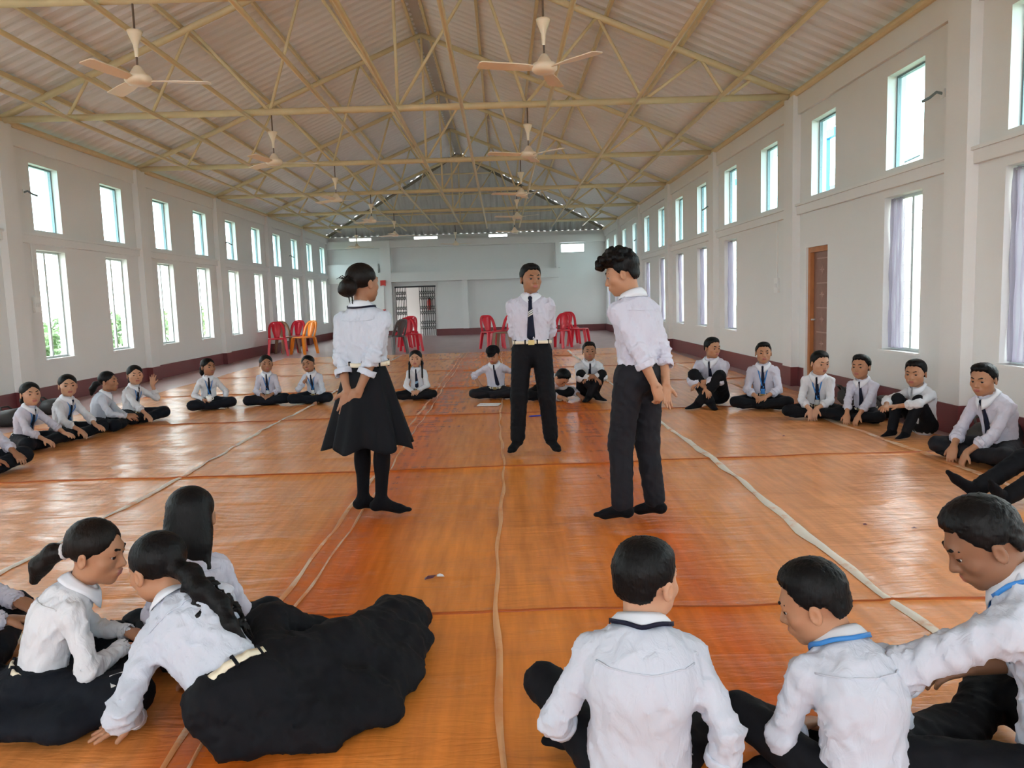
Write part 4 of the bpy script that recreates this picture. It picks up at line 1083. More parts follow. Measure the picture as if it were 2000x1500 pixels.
    for k in 'LR':
        def crease(X, Y, Z, el=J['el'+k], ax=nrm(nrm(J['el'+k]-J['sh'+k])+nrm(J['wr'+k]-J['el'+k])), wob=nrm(np.cross(J['el'+k]-J['sh'+k], uu+.3*f))):
            x, y, z = X-el[0], Y-el[1], Z-el[2]; t = x*ax[0]+y*ax[1]+z*ax[2]; w_ = x*wob[0]+y*wob[1]+z*wob[2]
            return .0065*s*np.exp(-(x*x+y*y+z*z)/(.11*s)**2)*(1-2*np.abs(np.sin(t*math.pi/(.046*s)+w_*25)))
        Sf.disp.append(crease)
    Sfull = Gt; Gt.disp = Sf.disp
    if not sp.get('untuck'): Sf.plane(wst-u*.012*s, -u, .01*s) if stand else Sf.plane(wst-u*.022*s, -u, .01*s)
    V, Q = Sf.mesh(vc); sho = link('shirt', np_mesh('shirt', V, Q, shm), root)
    for k in 'LR':
        rk = sp.get('roll'+k, roll); el, wr = J['el'+k], J['wr'+k]; d_ = nrm(wr-el)
        fe_ = el+(wr-el)*({True:.42, False:.90, 'short':.12}[rk]); cf = Field(); R0 = (.060 if rk is True else .062 if rk == 'short' else .0415)*s; w_ = (.022 if rk is not False else .026)*s
        cf.cone(fe_-d_*w_, fe_+d_*w_, R0, R0*1.02, .004); cf.plane(fe_+d_*w_, d_, .004).plane(fe_-d_*w_, -d_, .004)
        cf.cone(fe_+d_*w_*.4, fe_+d_*w_*2.5, R0*.82, R0*.84, .003, None, '-'); cf.disp.append(folds(seed+5, .003*s, .05*s, None, 4))
        V, Q = cf.mesh(vc*.62); link('cuff', np_mesh('cuff', V, Q, shm), sho)
    # collar
    na = nrm(J['hc']+head_rot@np.array([0,-.02,-.05])-N+uu*.2*0); na = nrm(uu*.7+na*.3); fx = nrm(f-na*(f@na)); rx = np.cross(fx, na)
    n_ = 40; top, mid, bot = [], [], []
    for i in range(n_+1):
        t = i/n_; ph = (-.5+t)*2*math.pi*.955+math.pi   # starts/ends at the front gap
        cx, cy = math.sin(ph), math.cos(ph)
        fr = (1+cy)/2                                     # 1 at front, 0 at nape
        rn = nr+.010
        c_top = N+na*((.036-.030*fr)*s+.010)+(rx*cx+fx*cy*1.05)*rn
        tip = fr**5
        c_bot = N+na*(-.012-.006*fr-.048*tip)*s+(rx*cx*(1-.05*tip)+fx*cy*1.1)*(rn+.020*s+.018*tip*s)
        c_mid = N+na*(.026-.030*fr)*s+na*.010+(rx*cx+fx*cy*1.05)*(rn+.008)
        top.append(c_top); mid.append(c_mid); bot.append(c_bot)
    bot = np.array(bot)
    for _ in range(5):
        d_ = Sfull.at(bot); e_ = .003; g = np.stack([Sfull.at(bot+np.eye(3)[i]*e_)-d_ for i in range(3)], 1)/e_; g /= np.linalg.norm(g,axis=1)[:,None]+1e-9
        bot = bot+g*np.clip(.007-d_, 0, .03)[:,None]
    for _ in range(4): bot[1:-1] = (bot[:-2]+2*bot[1:-1]+bot[2:])/4
    vs = []
    for a_, b_, c_ in zip(top, mid, bot): vs += [a_, b_, (np.asarray(b_)+c_)/2+nrm((np.asarray(b_)+c_)/2-N)*.003, c_]
    fs = [(i*4+j, (i+1)*4+j, (i+1)*4+j+1, i*4+j+1) for i in range(n_) for j in range(3)]
    me = np_mesh('collar', np.array(vs), np.array(fs), M_collar); co = link('collar', me, sho)
    md = co.modifiers.new('thick', 'SOLIDIFY'); md.thickness = .003; md.offset = 1
    NAPE = bot[8:33].copy(); NTOP = np.array(mid)[8:33]
    # yoke / placket details on the shirt
    def ribbon(P, wdir, half, off, name, m, parent, th=.002):
        P = np.asarray(P); n = len(P); vs = []
        for i in range(n):
            hw_ = half[i] if hasattr(half,'__len__') else half; w_ = wdir[i] if np.ndim(wdir) == 2 else wdir
            vs += [P[i]-w_*hw_, P[i]+w_*hw_]
        fs = np.array([(2*i,2*i+1,2*i+3,2*i+2) for i in range(n-1)]); o_ = link(name, np_mesh(name, np.array(vs), fs, m, True), parent)
        md = o_.modifiers.new('thick','SOLIDIFY'); md.thickness = th; md.offset = 0; return o_
    def front(xs_, zs_, dist=.4, back=False, off=.006):
        """points given as (offset along r, offset along uu from N); ray-marched onto the shirt"""
        sgn = -1 if back else 1
        O = np.array([N+r*x+uu*z+f*sgn*dist for x, z in zip(xs_, zs_)]); return Sfull.march(O, np.tile(-f*sgn, (len(O),1)), off)
    if near:
        xs_ = np.linspace(-.155,.155,26)*s; P = front(xs_, -.075*s-.012*np.cos(xs_/s*9)*s, back=True, off=.0015); ribbon(P, uu, .0022, 0, 'yoke_seam', shm, sho, .004)
    # ---------- tie
    if sp.get('tie', True) and not sp.get('noface'):
        L = np.linalg.norm(N-wst)-(.02 if stand else .03)*s; n = 16
        zt = np.linspace(-.045*s, -L*sp.get('tielen',1.0), n); sway = sp.get('sway',0)*s
        xt = sway*((zt+.045*s)/zt[-1])**1.4; P = front(xt, zt); hw_ = np.interp(np.linspace(0,1,n), [0,.12,.9,.93,1], [.015,.015,.034,.034,.006])*s*sp.get('tiew',1)
        for _ in range(2): P[1:-1] = (P[:-2]+2*P[1:-1]+P[2:])/4
        to = ribbon(P, r, hw_, 0, 'tie', M_tie, root, .005)
        kn = Field(); kp = front([0],[-.036*s])[0]; kn.cone(kp+uu*.014*s, kp-uu*.016*s, .021*s, .013*s, .004, (f,.5)); V, Q = kn.mesh(.006); link('tie_knot', np_mesh('tie_knot', V, Q, M_tie), to)
        for q in range(sp.get('stripes',0)):
            t0 = sp.get('stripe0',.28)+q*.05; xs2 = np.linspace(-1,1,7); i0 = np.interp(t0, np.linspace(0,1,n), np.arange(n)); hwm = np.interp(t0, np.linspace(0,1,n), hw_)
            pts = []
            for x in xs2:
                ti = np.clip((t0+.035*x)*(n-1),0,n-1); c_ = np.array([np.interp(ti, np.arange(n), P[:,j]) for j in range(3)]); pts.append(c_+r*x*hwm*.97+f*.0045)
            ribbon(np.array(pts), uu, .0062*s, 0, 'stripe', sp.get('stm', M_tstripe), to, .002)
    # ---------- lanyard with card
    if sp.get('lan'):
        L = np.linalg.norm(N-wst); zc = -L*.80; lo_ = None
        for sd in (-1,1):
            t = np.linspace(0,1,12); xs_ = sd*(.066*(1-t)**1.1+.004)*s; zs_ = -.012*s+t*(zc+.012*s); P = front(xs_, zs_, off=.009); P[0] = N+r*sd*.07*s+uu*.012*s+f*.0
            o_ = ribbon(P, r, .008*s, 0, 'ribbon', M_lan, root if lo_ is None else lo_, .002)
            if lo_ is None: lo_ = o_; o_.name = 'lanyard'
        P = front(np.zeros(4), np.linspace(zc, zc-.085*s, 4), off=.012); ribbon(P, r, .028*s, 0, 'id_card', M_card if sp.get('card',1) else M_lan, lo_, .002)
    if sp.get('nape'):
        PN = NAPE*.80+NTOP*.20; PN = PN+np.array([nrm(q-N)*.008 for q in PN]); ribbon(PN, na, .006, 0, 'lanyard', sp['nape'], root, .002)
    if sp.get('pocket'):
        xs_ = np.linspace(.045,.115,6)*s*-1; P = front(xs_, np.full(6,-.155*s), off=.002); ribbon(P, uu, .004, 0, 'pocket_edge', shm, sho, .005)
    # ---------- lower garment
    low = sp.get('low','trousers'); lm = sp.get('lowm', M_black); Tf = Field()
    if low == 'trousers' or low == 'wrap':
        g = 1.0 if low == 'trousers' else 1.16
        Tf.ell(p+u*(.015 if stand else .0)*s-f*(.012 if stand else .0)*s, np.array([.152,.125 if stand else .135,.115])*s, T, .03*s)
        Tf.cone(p+u*.01*s, wst+u*.005*s, .136*s, .134*s if not stand else .130*s, .03*s, (f,.80))
        Tf.plane(wst+u*.012*s, u, .006)
        for k in 'LR':
            Tf.cone(J['hip'+k], J['kn'+k], (.097 if stand else .090)*s*g, (.080 if stand else .070)*s*g, (.035 if low == 'trousers' else .07)*s)
            e = J['kn'+k]+(J['an'+k]-J['kn'+k])*.93; Tf.cone(J['kn'+k], e, (.078 if stand else .070)*s*g, (.069 if stand else .058)*s*g, (.025 if low == 'trousers' else .06)*s)
        if low == 'wrap':
            kc = (J['knL']+J['knR'])/2; Tf.ell(kc*.62+p*.38+np.array([0,0,-.035*s]), np.array([.24,.20,.055])*s, None, .05*s)
        if sp.get('extra'): sp['extra'](Tf, J, s)
        Tf.disp.append(folds(seed+21, .007*s, .10*s, None, 6)); Tf.disp.append(folds(seed+22, .003*s, .045*s, None, 4))
        if not stand: Tf.plane((0,0,.0), (0,0,-1), .006)
        V, Q = Tf.mesh(vc*1.1); lo_o = link('trousers' if low == 'trousers' else 'skirt', np_mesh('trousers', V, Q, lm), root)
    else:
        # standing flared skirt: pleated loft from waist to hem
        n, m_ = 120, 26; vs = []; zw, zh = wst[2]+.0*s, .485*s; rr = np.random.RandomState(seed)
        for j in range(m_+1):
            t = j/m_; z = zw+(zh-zw)*t; c_ = wst*(1-t)+np.array([wst[0]*.6,wst[1]*.6-.01,0])*t
            for i in range(n):
                th = 2*math.pi*i/n; fl = t**1.2*(.030*math.sin(7*th+.8*math.sin(2*th)+.5)+.016*math.sin(13*th+1.3+t))
                rx_ = (.128+.175*t**.85)*s+fl*s; ry_ = (.104+.150*t**.85)*s+fl*s
                vs.append((c_[0]+rx_*math.cos(th), c_[1]+ry_*math.sin(th), z-(.02*math.sin(7*th+.5)*t)*s))
        fs = [(j*n+i, j*n+(i+1) % n, (j+1)*n+(i+1) % n, (j+1)*n+i) for j in range(m_) for i in range(n)]
        lo_o = link('skirt', np_mesh('skirt', np.array(vs), np.array(fs)[:,::-1], lm), root); md = lo_o.modifiers.new('thick','SOLIDIFY'); md.thickness = .006; md.offset = -1
        Tf.cone(p, wst, .136*s, .13*s, .03*s, (f,.8))
    # socks / feet
    for k in 'LR':
        an, ft = J['an'+k], J['ft'+k]; K = Field(); sh_ = nrm(an-J['kn'+k]); upn = nrm(-sh_-ft*(-sh_@ft)) if abs(sh_@ft) < .95 else np.array([0,0,1.])
        heel = an+sh_*.030*s-ft*.035*s; ball = an+sh_*.048*s+ft*.125*s; toe = an+sh_*.052*s+ft*.185*s
        if sp.get('legsock'): K.cone(J['kn'+k]+(an-J['kn'+k])*.0, an, .055*s, .038*s, .02*s); K.ell(J['kn'+k]+(an-J['kn'+k])*.33-np.array([0,.012*s,0]), np.array([.048,.052,.10])*s, None, .03*s)
        else: K.cone(J['kn'+k]+(an-J['kn'+k])*.78, an, .041*s, .040*s, .02*s)
        K.cone(an, heel, .040*s, .036*s, .02*s); K.cone(heel, ball, .036*s, .034*s, .025*s, (upn,.75)); K.cone(ball, toe, .036*s, .026*s, .02*s, (upn,.62)); K.cone(an, ball, .036*s, .026*s, .03*s)
        K.plane((0,0,.002),(0,0,-1),.006)
        V, Q = K.mesh(vc*.8); mi = None; ms = [M_sock]
        if sp.get('band') is not None and not sp.get('legsock'):
            ms = [M_sock, sp['band']]; ctr = V[Q].mean(1); ax_ = (ctr-J['kn'+k])@sh_; Ls = np.linalg.norm(an-J['kn'+k]); qd = (ax_-Ls*.80)/s
            mi = ((qd > .0) & (qd < .040) & ((qd < .014) | (qd > .024))).astype(int)
        link('sock', np_mesh('sock', V, Q, ms, True, mi), root)
    # belt
    if sp.get('belt', True):
        n = 48; ph = np.arange(n+1)*2*math.pi/n; cen = wst+u*.002*s; Dv = np.array([-(r*math.cos(q)+f*math.sin(q)) for q in ph]); G = Field(); G.pr = Gt.pr+Tf.pr[:2]; G.disp = Gt.disp
        P1 = G.march(cen-Dv*.35, Dv, .009); bm = sp.get('beltm', M_belt); hb = .014*s
        vs = []
        for q in P1: vs += [q-u*hb, q+u*hb]
        fs = np.array([(2*i,2*i+2,2*i+3,2*i+1) for i in range(n)]); bo = link('belt', np_mesh('belt', np.array(vs), fs, bm), root); md = bo.modifiers.new('thick','SOLIDIFY'); md.thickness = .006; md.offset = 0
        fb = P1[n//4]; mb = MB(); cs = [fb+r*x*s+u*z*s+f*y for x, z, y in ((-.028,-.021,.004),(.028,-.021,.004),(.028,.021,.004),(-.028,.021,.004),(-.028,-.021,.012),(.028,-.021,.012),(.028,.021,.012),(-.028,.021,.012))]
        mb._add(cs, [(3,2,1,0),(4,5,6,7),(0,1,5,4),(1,2,6,5),(2,3,7,6),(3,0,4,7)]); mb.build('buckle', M_buckle, bo)
        for q in (3, 9, 15, 21, 27, 33, 39, 45):
            pt = P1[q]; o_ = -Dv[q]; tg = nrm(np.cross(u, o_)); mb = MB(); mb._add([pt+tg*x*s+u*z*s+o_*y for x, z, y in ((-.006,-.024,-.004),(.006,-.024,-.004),(.006,.024,-.004),(-.006,.024,-.004),(-.006,-.024,.006),(.006,-.024,.006),(.006,.024,.006),(-.006,.024,.006))], [(3,2,1,0),(4,5,6,7),(0,1,5,4),(1,2,6,5),(2,3,7,6),(3,0,4,7)]); mb.build('belt_loop', lm, bo)
    if sp.get('watch'):
        k = sp['watch']; d_ = nrm(J['wr'+k]-J['el'+k]); q = J['wr'+k]-d_*.02*s; K = Field(); K.cone(q-d_*.008, q+d_*.008, .0285*s, .0285*s, .003); K.plane(q+d_*.009,d_,.002).plane(q-d_*.009,-d_,.002); V, Q = K.mesh(.005); link('wristband', np_mesh('wristband', V, Q, M_steelw), root)
    ALLP.append((sp, root)); return root

# ---------------------------------------------------------------- the people
CROSS = dict(aL=(.06,.34,.065), aR=(-.06,.28,.055), kL=(-1,.35,.10), kR=(1,.35,.10), fL=(1,.15,-.12), fR=(-1,.15,-.12))
UPK = dict(aL=(-.09,.40,.055), aR=(.09,.42,.055), kL=(-.15,.2,1), kR=(.15,.2,1), fL=(-.1,1,-.22), fR=(.1,1,-.22))
XUP = dict(aL=(.07,.42,.055), aR=(-.07,.38,.055), kL=(-.55,.2,1), kR=(.55,.2,1), fL=(.45,1,-.2), fR=(-.45,1,-.2))
LAP = dict(wL=(-.055,.30,.17), wR=(.055,.29,.16), hdL=(.75,.55,-.25), hdR=(-.75,.55,-.25), pnL=(.1,-.3,-1), pnR=(-.1,-.3,-1))
def P_(**k):
    d = {}
    for b in k.pop('base', ()): d.update(b)
    d.update(k); return d
SEATG = 'people in uniform seated in a circle'
def g1_skirt(Tf, J, s):
    up = np.array([0,0,1.]); Tf.cone(J['p']+np.array([0,-.02,-.03]), (-.30*s,-.22*s,.04), .13*s, .07, .08, (up,.7)); Tf.cone(J['p'], (.12*s,-.26*s,.04), .13*s, .07, .08, (up,.7)); Tf.cone(J['knR'], (.36*s,.10*s,.04), .09*s, .06, .08, (up,.7)); Tf.cone((-.30*s,-.22*s,.04), (.12*s,-.26*s,.04), .07, .07, .06, (up,.7)); Tf.cone((.12*s,-.26*s,.04), (.36*s,.10*s,.04), .07, .06, .06, (up,.7))
PEOPLE = [
 # three standing in the middle
 P_(id='CM', shw=1.07, seed=1, pose='stand', head=(1037,551), Y=6.7, face=177, lean=-2, hyaw=24, hpitch=2, hs=1.0, wL=(-.045,-.175,.90), wR=(.045,-.165,.88), eL=(-1,-.35,0), eR=(1,-.35,0), hdL=(.7,-.1,-.7), hdR=(-.7,-.1,-.7), pnL=(0,1,0), pnR=(0,-1,0),
    aL=(-.155,.0,.085), aR=(.155,.0,.085), kL=(-.1,1,0), kR=(.1,1,0), fL=(-.35,1,-.12), fR=(.35,1,-.12), hair='short', skin=1, stripes=3, stripe0=.26, pocket=True, shirt=0, roll=False, tiew=1.1, near=True, bulk=1.12,
    label='person standing in the middle facing the camera, striped navy tie, hands behind back'),
 P_(id='ST', shw=1.14, bulk=1.14, nape=M_tie, seed=2, fem=True, pose='stand', head=(709,562), Y=4.8, face=-22, lean=-2, hyaw=-19, hpitch=0, hs=.98, wL=(-.03,-.185,.80), wR=(.035,-.17,.85), eL=(-1,-.25,.1), eR=(1,-.25,.1), hdL=(-.25,-.15,-1), hdR=(-.75,-.1,-.8), pnL=(0,-1,.1), pnR=(-.1,1,0), cuL=.15, cuR=.7,
    aL=(-.075,.0,.08), aR=(.075,-.02,.08), kL=(0,1,0), kR=(0,1,0), fL=(.45,.9,-.12), fR=(.8,.6,-.12), hair='bun', hmat=M_hairb, skin=1, low='skirt', lowm=M_black, legsock=True, tie=False, shirt=2, near=True, hroll=0,
    label='person standing in a flared black skirt, hands clasped behind back'),
 P_(id='RM', seed=3, pose='stand', head=(1216,545), Y=4.45, face=38, lean=3, hyaw=38, hpitch=16, hs=.97, slouch=.02, wL=(-.035,-.20,.82), wR=(.05,-.19,.80), eL=(-.4,-.8,.2), eR=(1,-.2,0), hdL=(.35,-.1,-.9), hdR=(-.1,-.1,-1), pnL=(0,1,0), pnR=(0,-1,0), cuL=.8, cuR=.25,
    aL=(-.115,.05,.085), aR=(.105,-.03,.085), kL=(0,1,0), kR=(0,1,0), fL=(-.25,1,-.12), fR=(-.1,1,-.12), hair='curly', skin=0, tie=False, belt=False, shirt=0, lowm=M_grey, band=M_pink, near=True, bulk=1.02,
    label='person standing at right with head bowed and loose shirt, hands behind back'),
 # left row
 P_(base=(CROSS,), id='g1', seed=11, fem=True, pose='sit', head=(60,775), Y=7.75, face=-100, lean=14, hyaw=-28, wR=(.12,.44,.13), wL=(-.16,.52,.16), hdR=(0,.9,-.4), hdL=(.2,1,-.2), hair='ponyfar', skin=2, low='wrap', lowm=M_navy, lan=True, shirt=0, roll=True, group=SEATG, label='seated person at the left edge with both hands reaching over a dark skirt'),
 P_(base=(CROSS,), id='g2', seed=12, fem=True, pose='sit', head=(133,758), Y=8.3, face=-105, lean=12, hyaw=-36, wR=(.14,.42,.14), wL=(-.12,.45,.16), hdR=(0,.8,-.6), hdL=(.2,1,-.3), hair='ponyfar', skin=2, low='wrap', lowm=M_navy, lan=True, shirt=1, roll=True, group=SEATG, label='seated person with blue lanyard looking at the camera, second from the left edge'),
 P_(base=(CROSS,), id='g3', seed=13, fem=True, pose='sit', head=(212,750), Y=8.8, face=-80, lean=16, hyaw=-8, wR=(.10,.45,.20), wL=(-.16,.40,.16), hdR=(-.1,1,0), hdL=(.2,1,-.3), pnR=(-.6,0,-.6), hair='ponyfar', skin=1, low='wrap', lowm=M_navy, shirt=2, roll=False, tie=False, group=SEATG, label='seated person turned in profile, third from the left edge'),
 P_(base=(CROSS,), id='g4', seed=14, fem=True, pose='sit', head=(264,737), Y=9.4, face=-110, lean=10, hyaw=-30, wL=(-.24,.24,.56), wR=(.15,.48,.12), eL=(-.5,.1,-1), hdL=(-.05,.1,1), pnL=(.3,.9,0), cuL=.1, sprL=.35, hdR=(.1,.8,-.6), hair='ponyfar', skin=2, low='wrap', lowm=M_navy, lan=True, shirt=1, roll=True, group=SEATG, label='seated person raising one open hand beside the left row'),
 P_(base=(CROSS,), id='g5', seed=15, fem=True, pose='sit', head=(407,722), Y=10.5, face=-152, lean=4, hyaw=25, wR=(.12,.26,.18), wL=(-.24,.24,.12), hdR=(-.7,.6,-.2), hdL=(-.1,.6,-.8), hair='pony', skin=1, low='wrap', lowm=M_navy, lan=True, shirt=1, roll=False, group=SEATG, label='seated person holding a small white cup, left of the two before the standing skirt wearer'),
 P_(base=(CROSS, LAP), id='g6', seed=16, fem=True, pose='sit', head=(520,716), Y=10.8, face=-168, lean=5, hyaw=14, hair='pony', skin=1, low='wrap', lowm=M_navy, lan=True, shirt=0, roll=True, group=SEATG, label='seated person with hands in lap and blue lanyard, right of the cup holder'),
 P_(base=(CROSS,), id='g7', seed=17, fem=True, pose='sit', head=(603,722), Y=10.8, face=178, lean=14, hyaw=-5, hroll=14, wR=(.10,.17,.44), eR=(.5,.6,-1), hdR=(-.1,-.25,1), pnR=(-.6,-.6,.1), cuR=.5, wL=(-.10,.36,.10), hdL=(.1,.3,-1), hair='pony', skin=1, low='wrap', lowm=M_navy, lan=True, shirt=2, roll=True, group=SEATG, label='seated person resting a cheek on one hand beside the standing skirt wearer'),
 P_(base=(CROSS, LAP), id='g8', seed=18, fem=True, pose='sit', head=(812,708), Y=10.8, face=178, lean=4, hair='braids', skin=2, low='trousers', lowm=M_black, stripes=3, stripe0=.62, stm=M_tstripe2, shirt=1, roll=False, group=SEATG, label='seated person with clasped hands and blue-striped tie, in front of the dark grey chair'),
 P_(base=(CROSS,), id='bc', seed=19, pose='sit', head=(963,697), Y=10.65, face=172, lean=8, hyaw=-6, hpitch=18, wL=(-.25,-.04,.16), wR=(.25,.02,.17), eL=(-1,-.6,.1), eR=(1,-.4,.1), hdL=(0,-.1,-1), hdR=(0,.1,-1), hair='short', cap=True, skin=0, lowm=M_grey, shirt=0, roll=True, rollL='short', rollR='short', sway=-.06, group=SEATG, label='seated person in a black cap with bowed head'),
 P_(base=(CROSS,), id='hb', seed=20, pose='sit', head=(1098,772), Y=10.35, face=190, lean=58, side=-30, hpitch=55, hyaw=30, s=.88, wL=(-.48,.42,.05), wR=(-.20,.5,.05), hdL=(-.1,1,-.15), hdR=(-.1,1,-.1), hair='short', skin=0, lowm=M_black, shirt=1, roll=True, tie=False, belt=False, group=SEATG, label='person bending to the floor behind the middle standing person'),
 P_(base=(XUP,), id='b1', seed=21, pose='sit', head=(1151,690), Y=10.25, face=184, lean=14, hyaw=-4, wL=(.05,.33,.36), wR=(-.05,.36,.34), eL=(-1,.1,-.2), eR=(1,.1,-.2), hdL=(.7,.5,-.5), hdR=(-.6,.5,-.6), hair='quiff', skin=1, lowm=M_black, band=M_stripe, shirt=1, roll=True, belt=False, group=SEATG, label='seated person hugging raised knees, just left of the standing person with bowed head'),
 # right row
 P_(base=(XUP,), id='A', seed=22, pose='sit', head=(1391,684), Y=9.25, face=148, lean=14, hyaw=58, hpitch=6, wL=(.08,.36,.30), wR=(-.02,.40,.24), eL=(-1,.1,-.2), eR=(1,.1,-.1), hdL=(.6,.5,-.5), hdR=(-.5,.5,-.7), hair='short', skin=0, lowm=M_black, band=M_stripe, shirt=0, roll=True, belt=False, group=SEATG, label='seated person with raised knees, smiling toward the right, first of the right row'),
 P_(base=(CROSS, LAP), id='B', seed=23, pose='sit', head=(1491,694), Y=8.9, face=156, lean=4, hyaw=12, hair='quiff', skin=0, lowm=M_black, band=M_stripe, lan=True, card=0, shirt=0, roll=True, group=SEATG, label='seated person cross-legged with blue lanyard, second of the right row'),
 P_(base=(CROSS,), id='C', seed=24, pose='sit', head=(1601,714), Y=8.1, face=150, lean=14, hyaw=42, hpitch=10, wL=(-.02,.38,.14), wR=(.05,.38,.12), hdL=(.2,.4,-.9), hdR=(-.2,.4,-.9), hair='short', skin=2, lowm=M_black, lan=True, shirt=1, roll=True, group=SEATG, label='laughing seated person in front of the wooden door'),
 P_(base=(CROSS,), id='D', seed=25, pose='sit', head=(1681,738), Y=7.75, face=132, lean=10, hyaw=-2, wL=(-.08,.45,.08), wR=(.06,.45,.07), hdL=(.2,.5,-.8), hdR=(-.2,.5,-.8), hair='quiff', skin=0, lowm=M_black, shirt=0, roll=True, group=SEATG, label='smallest seated person of the right row, hands touching the floor'),
 P_(base=(UPK,), id='E', seed=26, pose='sit', head=(1788,735), Y=6.9, face=112, lean=10, hyaw=18, hpitch=6, wL=(.02,.42,.36), wR=(.10,.50,.36), eL=(-1,0,.1), eR=(1,0,-.1), hdL=(.5,.8,0), hdR=(-.5,.8,-.1), hair='short', skin=0, lowm=M_black, band=M_stripe, shirt=1, roll=True, tie=False, belt=False, untuck=True, group=SEATG, label='seated person with arms stretched over raised knees, second from the right edge'),
 P_(base=(CROSS,), id='F', seed=27, pose='sit', head=(1921,748), Y=5.75, face=104, lean=16, hyaw=14, hpitch=10, wL=(-.05,.42,.10), wR=(.10,.40,.12), hdL=(.1,.4,-.9), hdR=(-.2,.4,-.9), hair='quiff', skin=0, lowm=M_grey, shirt=0, roll=True, belt=False, group=SEATG, label='seated person cross-legged at the right edge beside the corner window'),
 # cut by the frame
 P_(base=(CROSS,), id='PL', seed=28, fem=True, pose='sit', loc=(-4.62,6.55), s=.86, face=-95, lean=14, hyaw=0, wR=(.10,.36,.16), wL=(-.16,.4,.16), hair='pony', skin=1, low='wrap', lowm=M_navy, shirt=0, roll=True, tie=False, group=SEATG, label='seated person cut by the left edge, only a dark skirt and hand showing'),
 P_(id='PR', seed=29, pose='sit', loc=(3.62,4.62), s=.92, face=92, lean=0, aL=(-.12,.70,.06), aR=(.12,.74,.06), kL=(-.3,.1,1), kR=(.3,.1,1), fL=(-.3,.5,.8), fR=(.3,.6,.7), wR=(.24,-.05,.06), wL=(-.24,-.05,.06), hdL=(-.3,-.3,-.5), hdR=(.3,-.3,-.5), hair='short', skin=0, lowm=M_black, shirt=0, tie=False, group=SEATG, label='person cut by the right edge, only feet in black socks showing'),
 P_(base=(CROSS,), id='G0', seed=30, fem=True, pose='sit', loc=(-2.28,2.75), s=.9, face=-70, lean=12, hyaw=0, wR=(.14,.42,.24), wL=(-.2,.4,.2), hair='pony', skin=1, low='wrap', lowm=M_navy, shirt=0, roll=False, tie=False, near=True, group=SEATG, label='person cut by the lower left edge, a white sleeve and dark skirt showing'),
 # foreground
 P_(base=(CROSS,), id='G1', seed=31, fem=True, pose='sit', extra=g1_skirt, head=(190,1120), Y=2.52, face=-60, lean=22, side=0, hyaw=-26, hpitch=12, hs=.92, wR=(.06,.36,.22), wL=(-.10,.40,.22), hdR=(-.5,.6,-.4), hdL=(.4,.7,-.4), hair='ponyfar', hmat=M_hairb, tiem=M_stripe, skin=0, low='wrap', lowm=M_navy, shirt=1, roll=False, tie=False, near=True, group=SEATG, label='person whispering face to face with hands in lap at lower left'),
 P_(id='G3', base=(CROSS, LAP), seed=33, fem=True, pose='sit', head=(378,1062), Y=2.78, face=12, lean=8, hyaw=-4, hpitch=8, hs=.93, hair='long', skin=1, low='wrap', lowm=M_navy, shirt=0, roll=False, tie=False, near=True, group=SEATG, label='person seen from behind, farthest of the lower left group'),
 P_(base=(CROSS,), id='H1', nape=M_tie, neck=.012, seed=34, pose='sit', head=(1262,1152), Y=1.92, face=-2, lean=2, side=3, hyaw=-46, hpitch=4, hs=.90, slouch=.05, wR=(.25,-.03,.05), wL=(-.22,.20,.14), eR=(.6,-1,.1), eL=(-.5,-.8,0), bulk=1.12, hdR=(.2,-.2,-.5), hdL=(.3,.8,-.3), hair='crop', skin=2, lowm=M_black, shirt=2, roll=True, tie=False, belt=False, untuck=True, near=True, group=SEATG, kL=(-1,.3,.5), label='person seen from behind leaning on one arm, nearest in the middle foreground'),
 P_(base=(CROSS, LAP), id='H2', nape=M_lan, neck=.012, seed=35, pose='sit', head=(1592,1200), Y=1.82, face=10, lean=14, hyaw=52, hpitch=22, hs=.90, slouch=.06, hair='short', skin=0, lowm=M_black, shirt=2, roll=True, tie=False, belt=False, untuck=True, lan=False, near=True, group=SEATG, kL=(-1,.3,.5), label='person seen from behind looking down to the left in the right foreground'),
 P_(base=(CROSS,), id='H3', nape=M_lan, neck=.012, seed=36, pose='sit', head=(1925,1078), Y=1.78, face=35, lean=14, hyaw=38, hpitch=32, hs=.95, slouch=.05, wL=(-.10,.40,.22), wR=(.16,.34,.2), eL=(-1,-.1,.35), hdL=(.4,.8,-.3), hair='short', skin=3, lowm=M_black, shirt=2, roll=True, tie=False, belt=False, untuck=True, near=True, group=SEATG, lan=True, label='large foreground person at the right edge with bowed head and blue lanyard'),
]
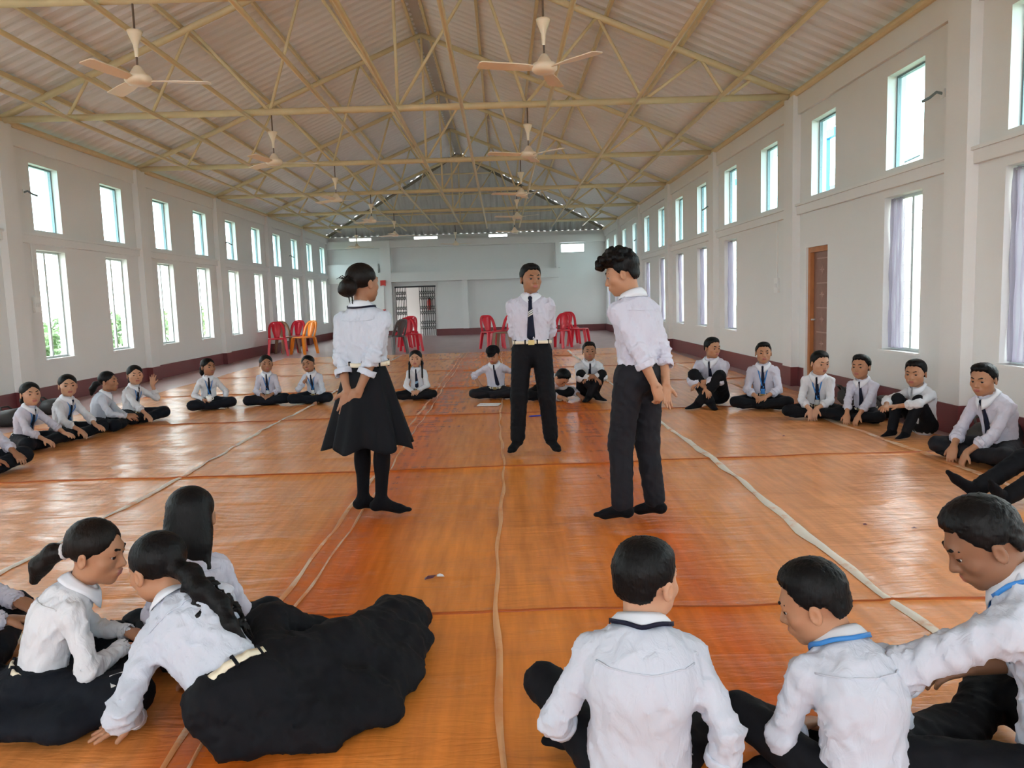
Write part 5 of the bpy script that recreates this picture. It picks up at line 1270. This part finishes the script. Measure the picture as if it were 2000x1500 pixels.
def g2_skirt(Tf, J, s):
    a = sp_g2['face']*D2R; Ri = rotz(a).T; L0 = np.array([sp_g2['_l'][0], sp_g2['_l'][1], 0])
    def w2l(x, y, z): return Ri@(np.array([x, y, z])-L0)
    hip = J['p']; mid = w2l(-.60, 2.58, .13); foot = w2l(-.48, 2.92, .10)
    Tf.cone(hip*.5+mid*.5, mid, .14*s, .12*s, .08*s); Tf.cone(mid, foot, .12*s, .085*s, .08*s)
    hem = [w2l(*q) for q in ((-.50,3.14,.06), (-.40,3.08,.05), (-.37,2.84,.04), (-.37,2.60,.03), (-.41,2.36,.025), (-.58,2.22,.03), (-.84,2.17,.04))]
    src = [foot, foot*.7+mid*.3, mid*.7+foot*.3, mid, mid*.6+hip*.4, hip*.7+mid*.3, hip]
    up = np.array([0,0,1.])
    for i in range(len(hem)):
        Tf.cone(src[i], hem[i], .085*s, .034, .07*s, (up,.7))
        if i: Tf.cone(hem[i-1], hem[i], .032, .032, .05, (up,.8)); [Tf.cone(src[i-1]*(1-w)+hem[i-1]*w, src[i]*(1-w)+hem[i]*w, .07-.03*w, .07-.03*w, .08, (up,.75)) for w in (.35,.6,.8)]
    Tf.disp.append(folds(77, .010, .24, None, 4))
sp_g2 = P_(id='G2', seed=32, fem=True, pose='sit', loc=(-.84,2.25), _l=(-.84,2.25), s=.86, pz=.175, face=35, lean=51, side=-25, hyaw=28, hpitch=14, hs=.95, slouch=.02, aL=(.46,.50,.07), aR=(.60,.40,.07), kL=(-.2,1,.2), kR=(.2,1,.3), fL=(.8,.5,-.1), fR=(.9,.3,-.1),
    wL=(-.29,.34,.05), wR=(-.02,.52,.06), eL=(-.4,-.8,.2), eR=(.8,.5,-.2), hdL=(-.83,.1,-.15), hdR=(-.4,.8,-.4), cuL=.10, sprL=.45, hair='wavy', skin=0, low='wrap', lowm=M_black, shirt=2, roll=False, tie=False, near=True, extra=g2_skirt, group=SEATG,
    label='reclining person propped on one hand with wide spread black skirt in the left foreground')
PEOPLE.append(sp_g2)
for sp in PEOPLE: build_person(sp)
# white cup in the hand of one girl
for sp, root in ALLP:
    if sp['id'] == 'g5':
        J = sp['_J']; w = sp['_loc']+sp['_R']@(J['wrR']+np.array([-.06,.06,-.02]))
        cu = empty('cup', tuple(w)); MB().lathe([(0,0),(.028,0),(.036,.07),(.033,.07),(.026,.006),(0,.006)], 18).build('cup_body', M_white, cu, True); MB().tube([(.034,0,.055),(.055,0,.05),(.055,0,.025),(.030,0,.018)], .005).build('handle', M_white, cu, True)
        tag(cu, 'small white cup held by a seated person on the left', 'cup')

o = MB().box((-.045,-.03,-.001),(.045,.03,.001)).box((-.02,-.02,.001),(.0,.015,.0015)).build('identity_card', M_card); q = px_depth(245, 1322, 2.42); o.location = tuple(map(float, q)); o.rotation_euler = (.25, -.1, .5)
tag(o, 'small printed card in the lap of the whispering person at lower left', 'card')
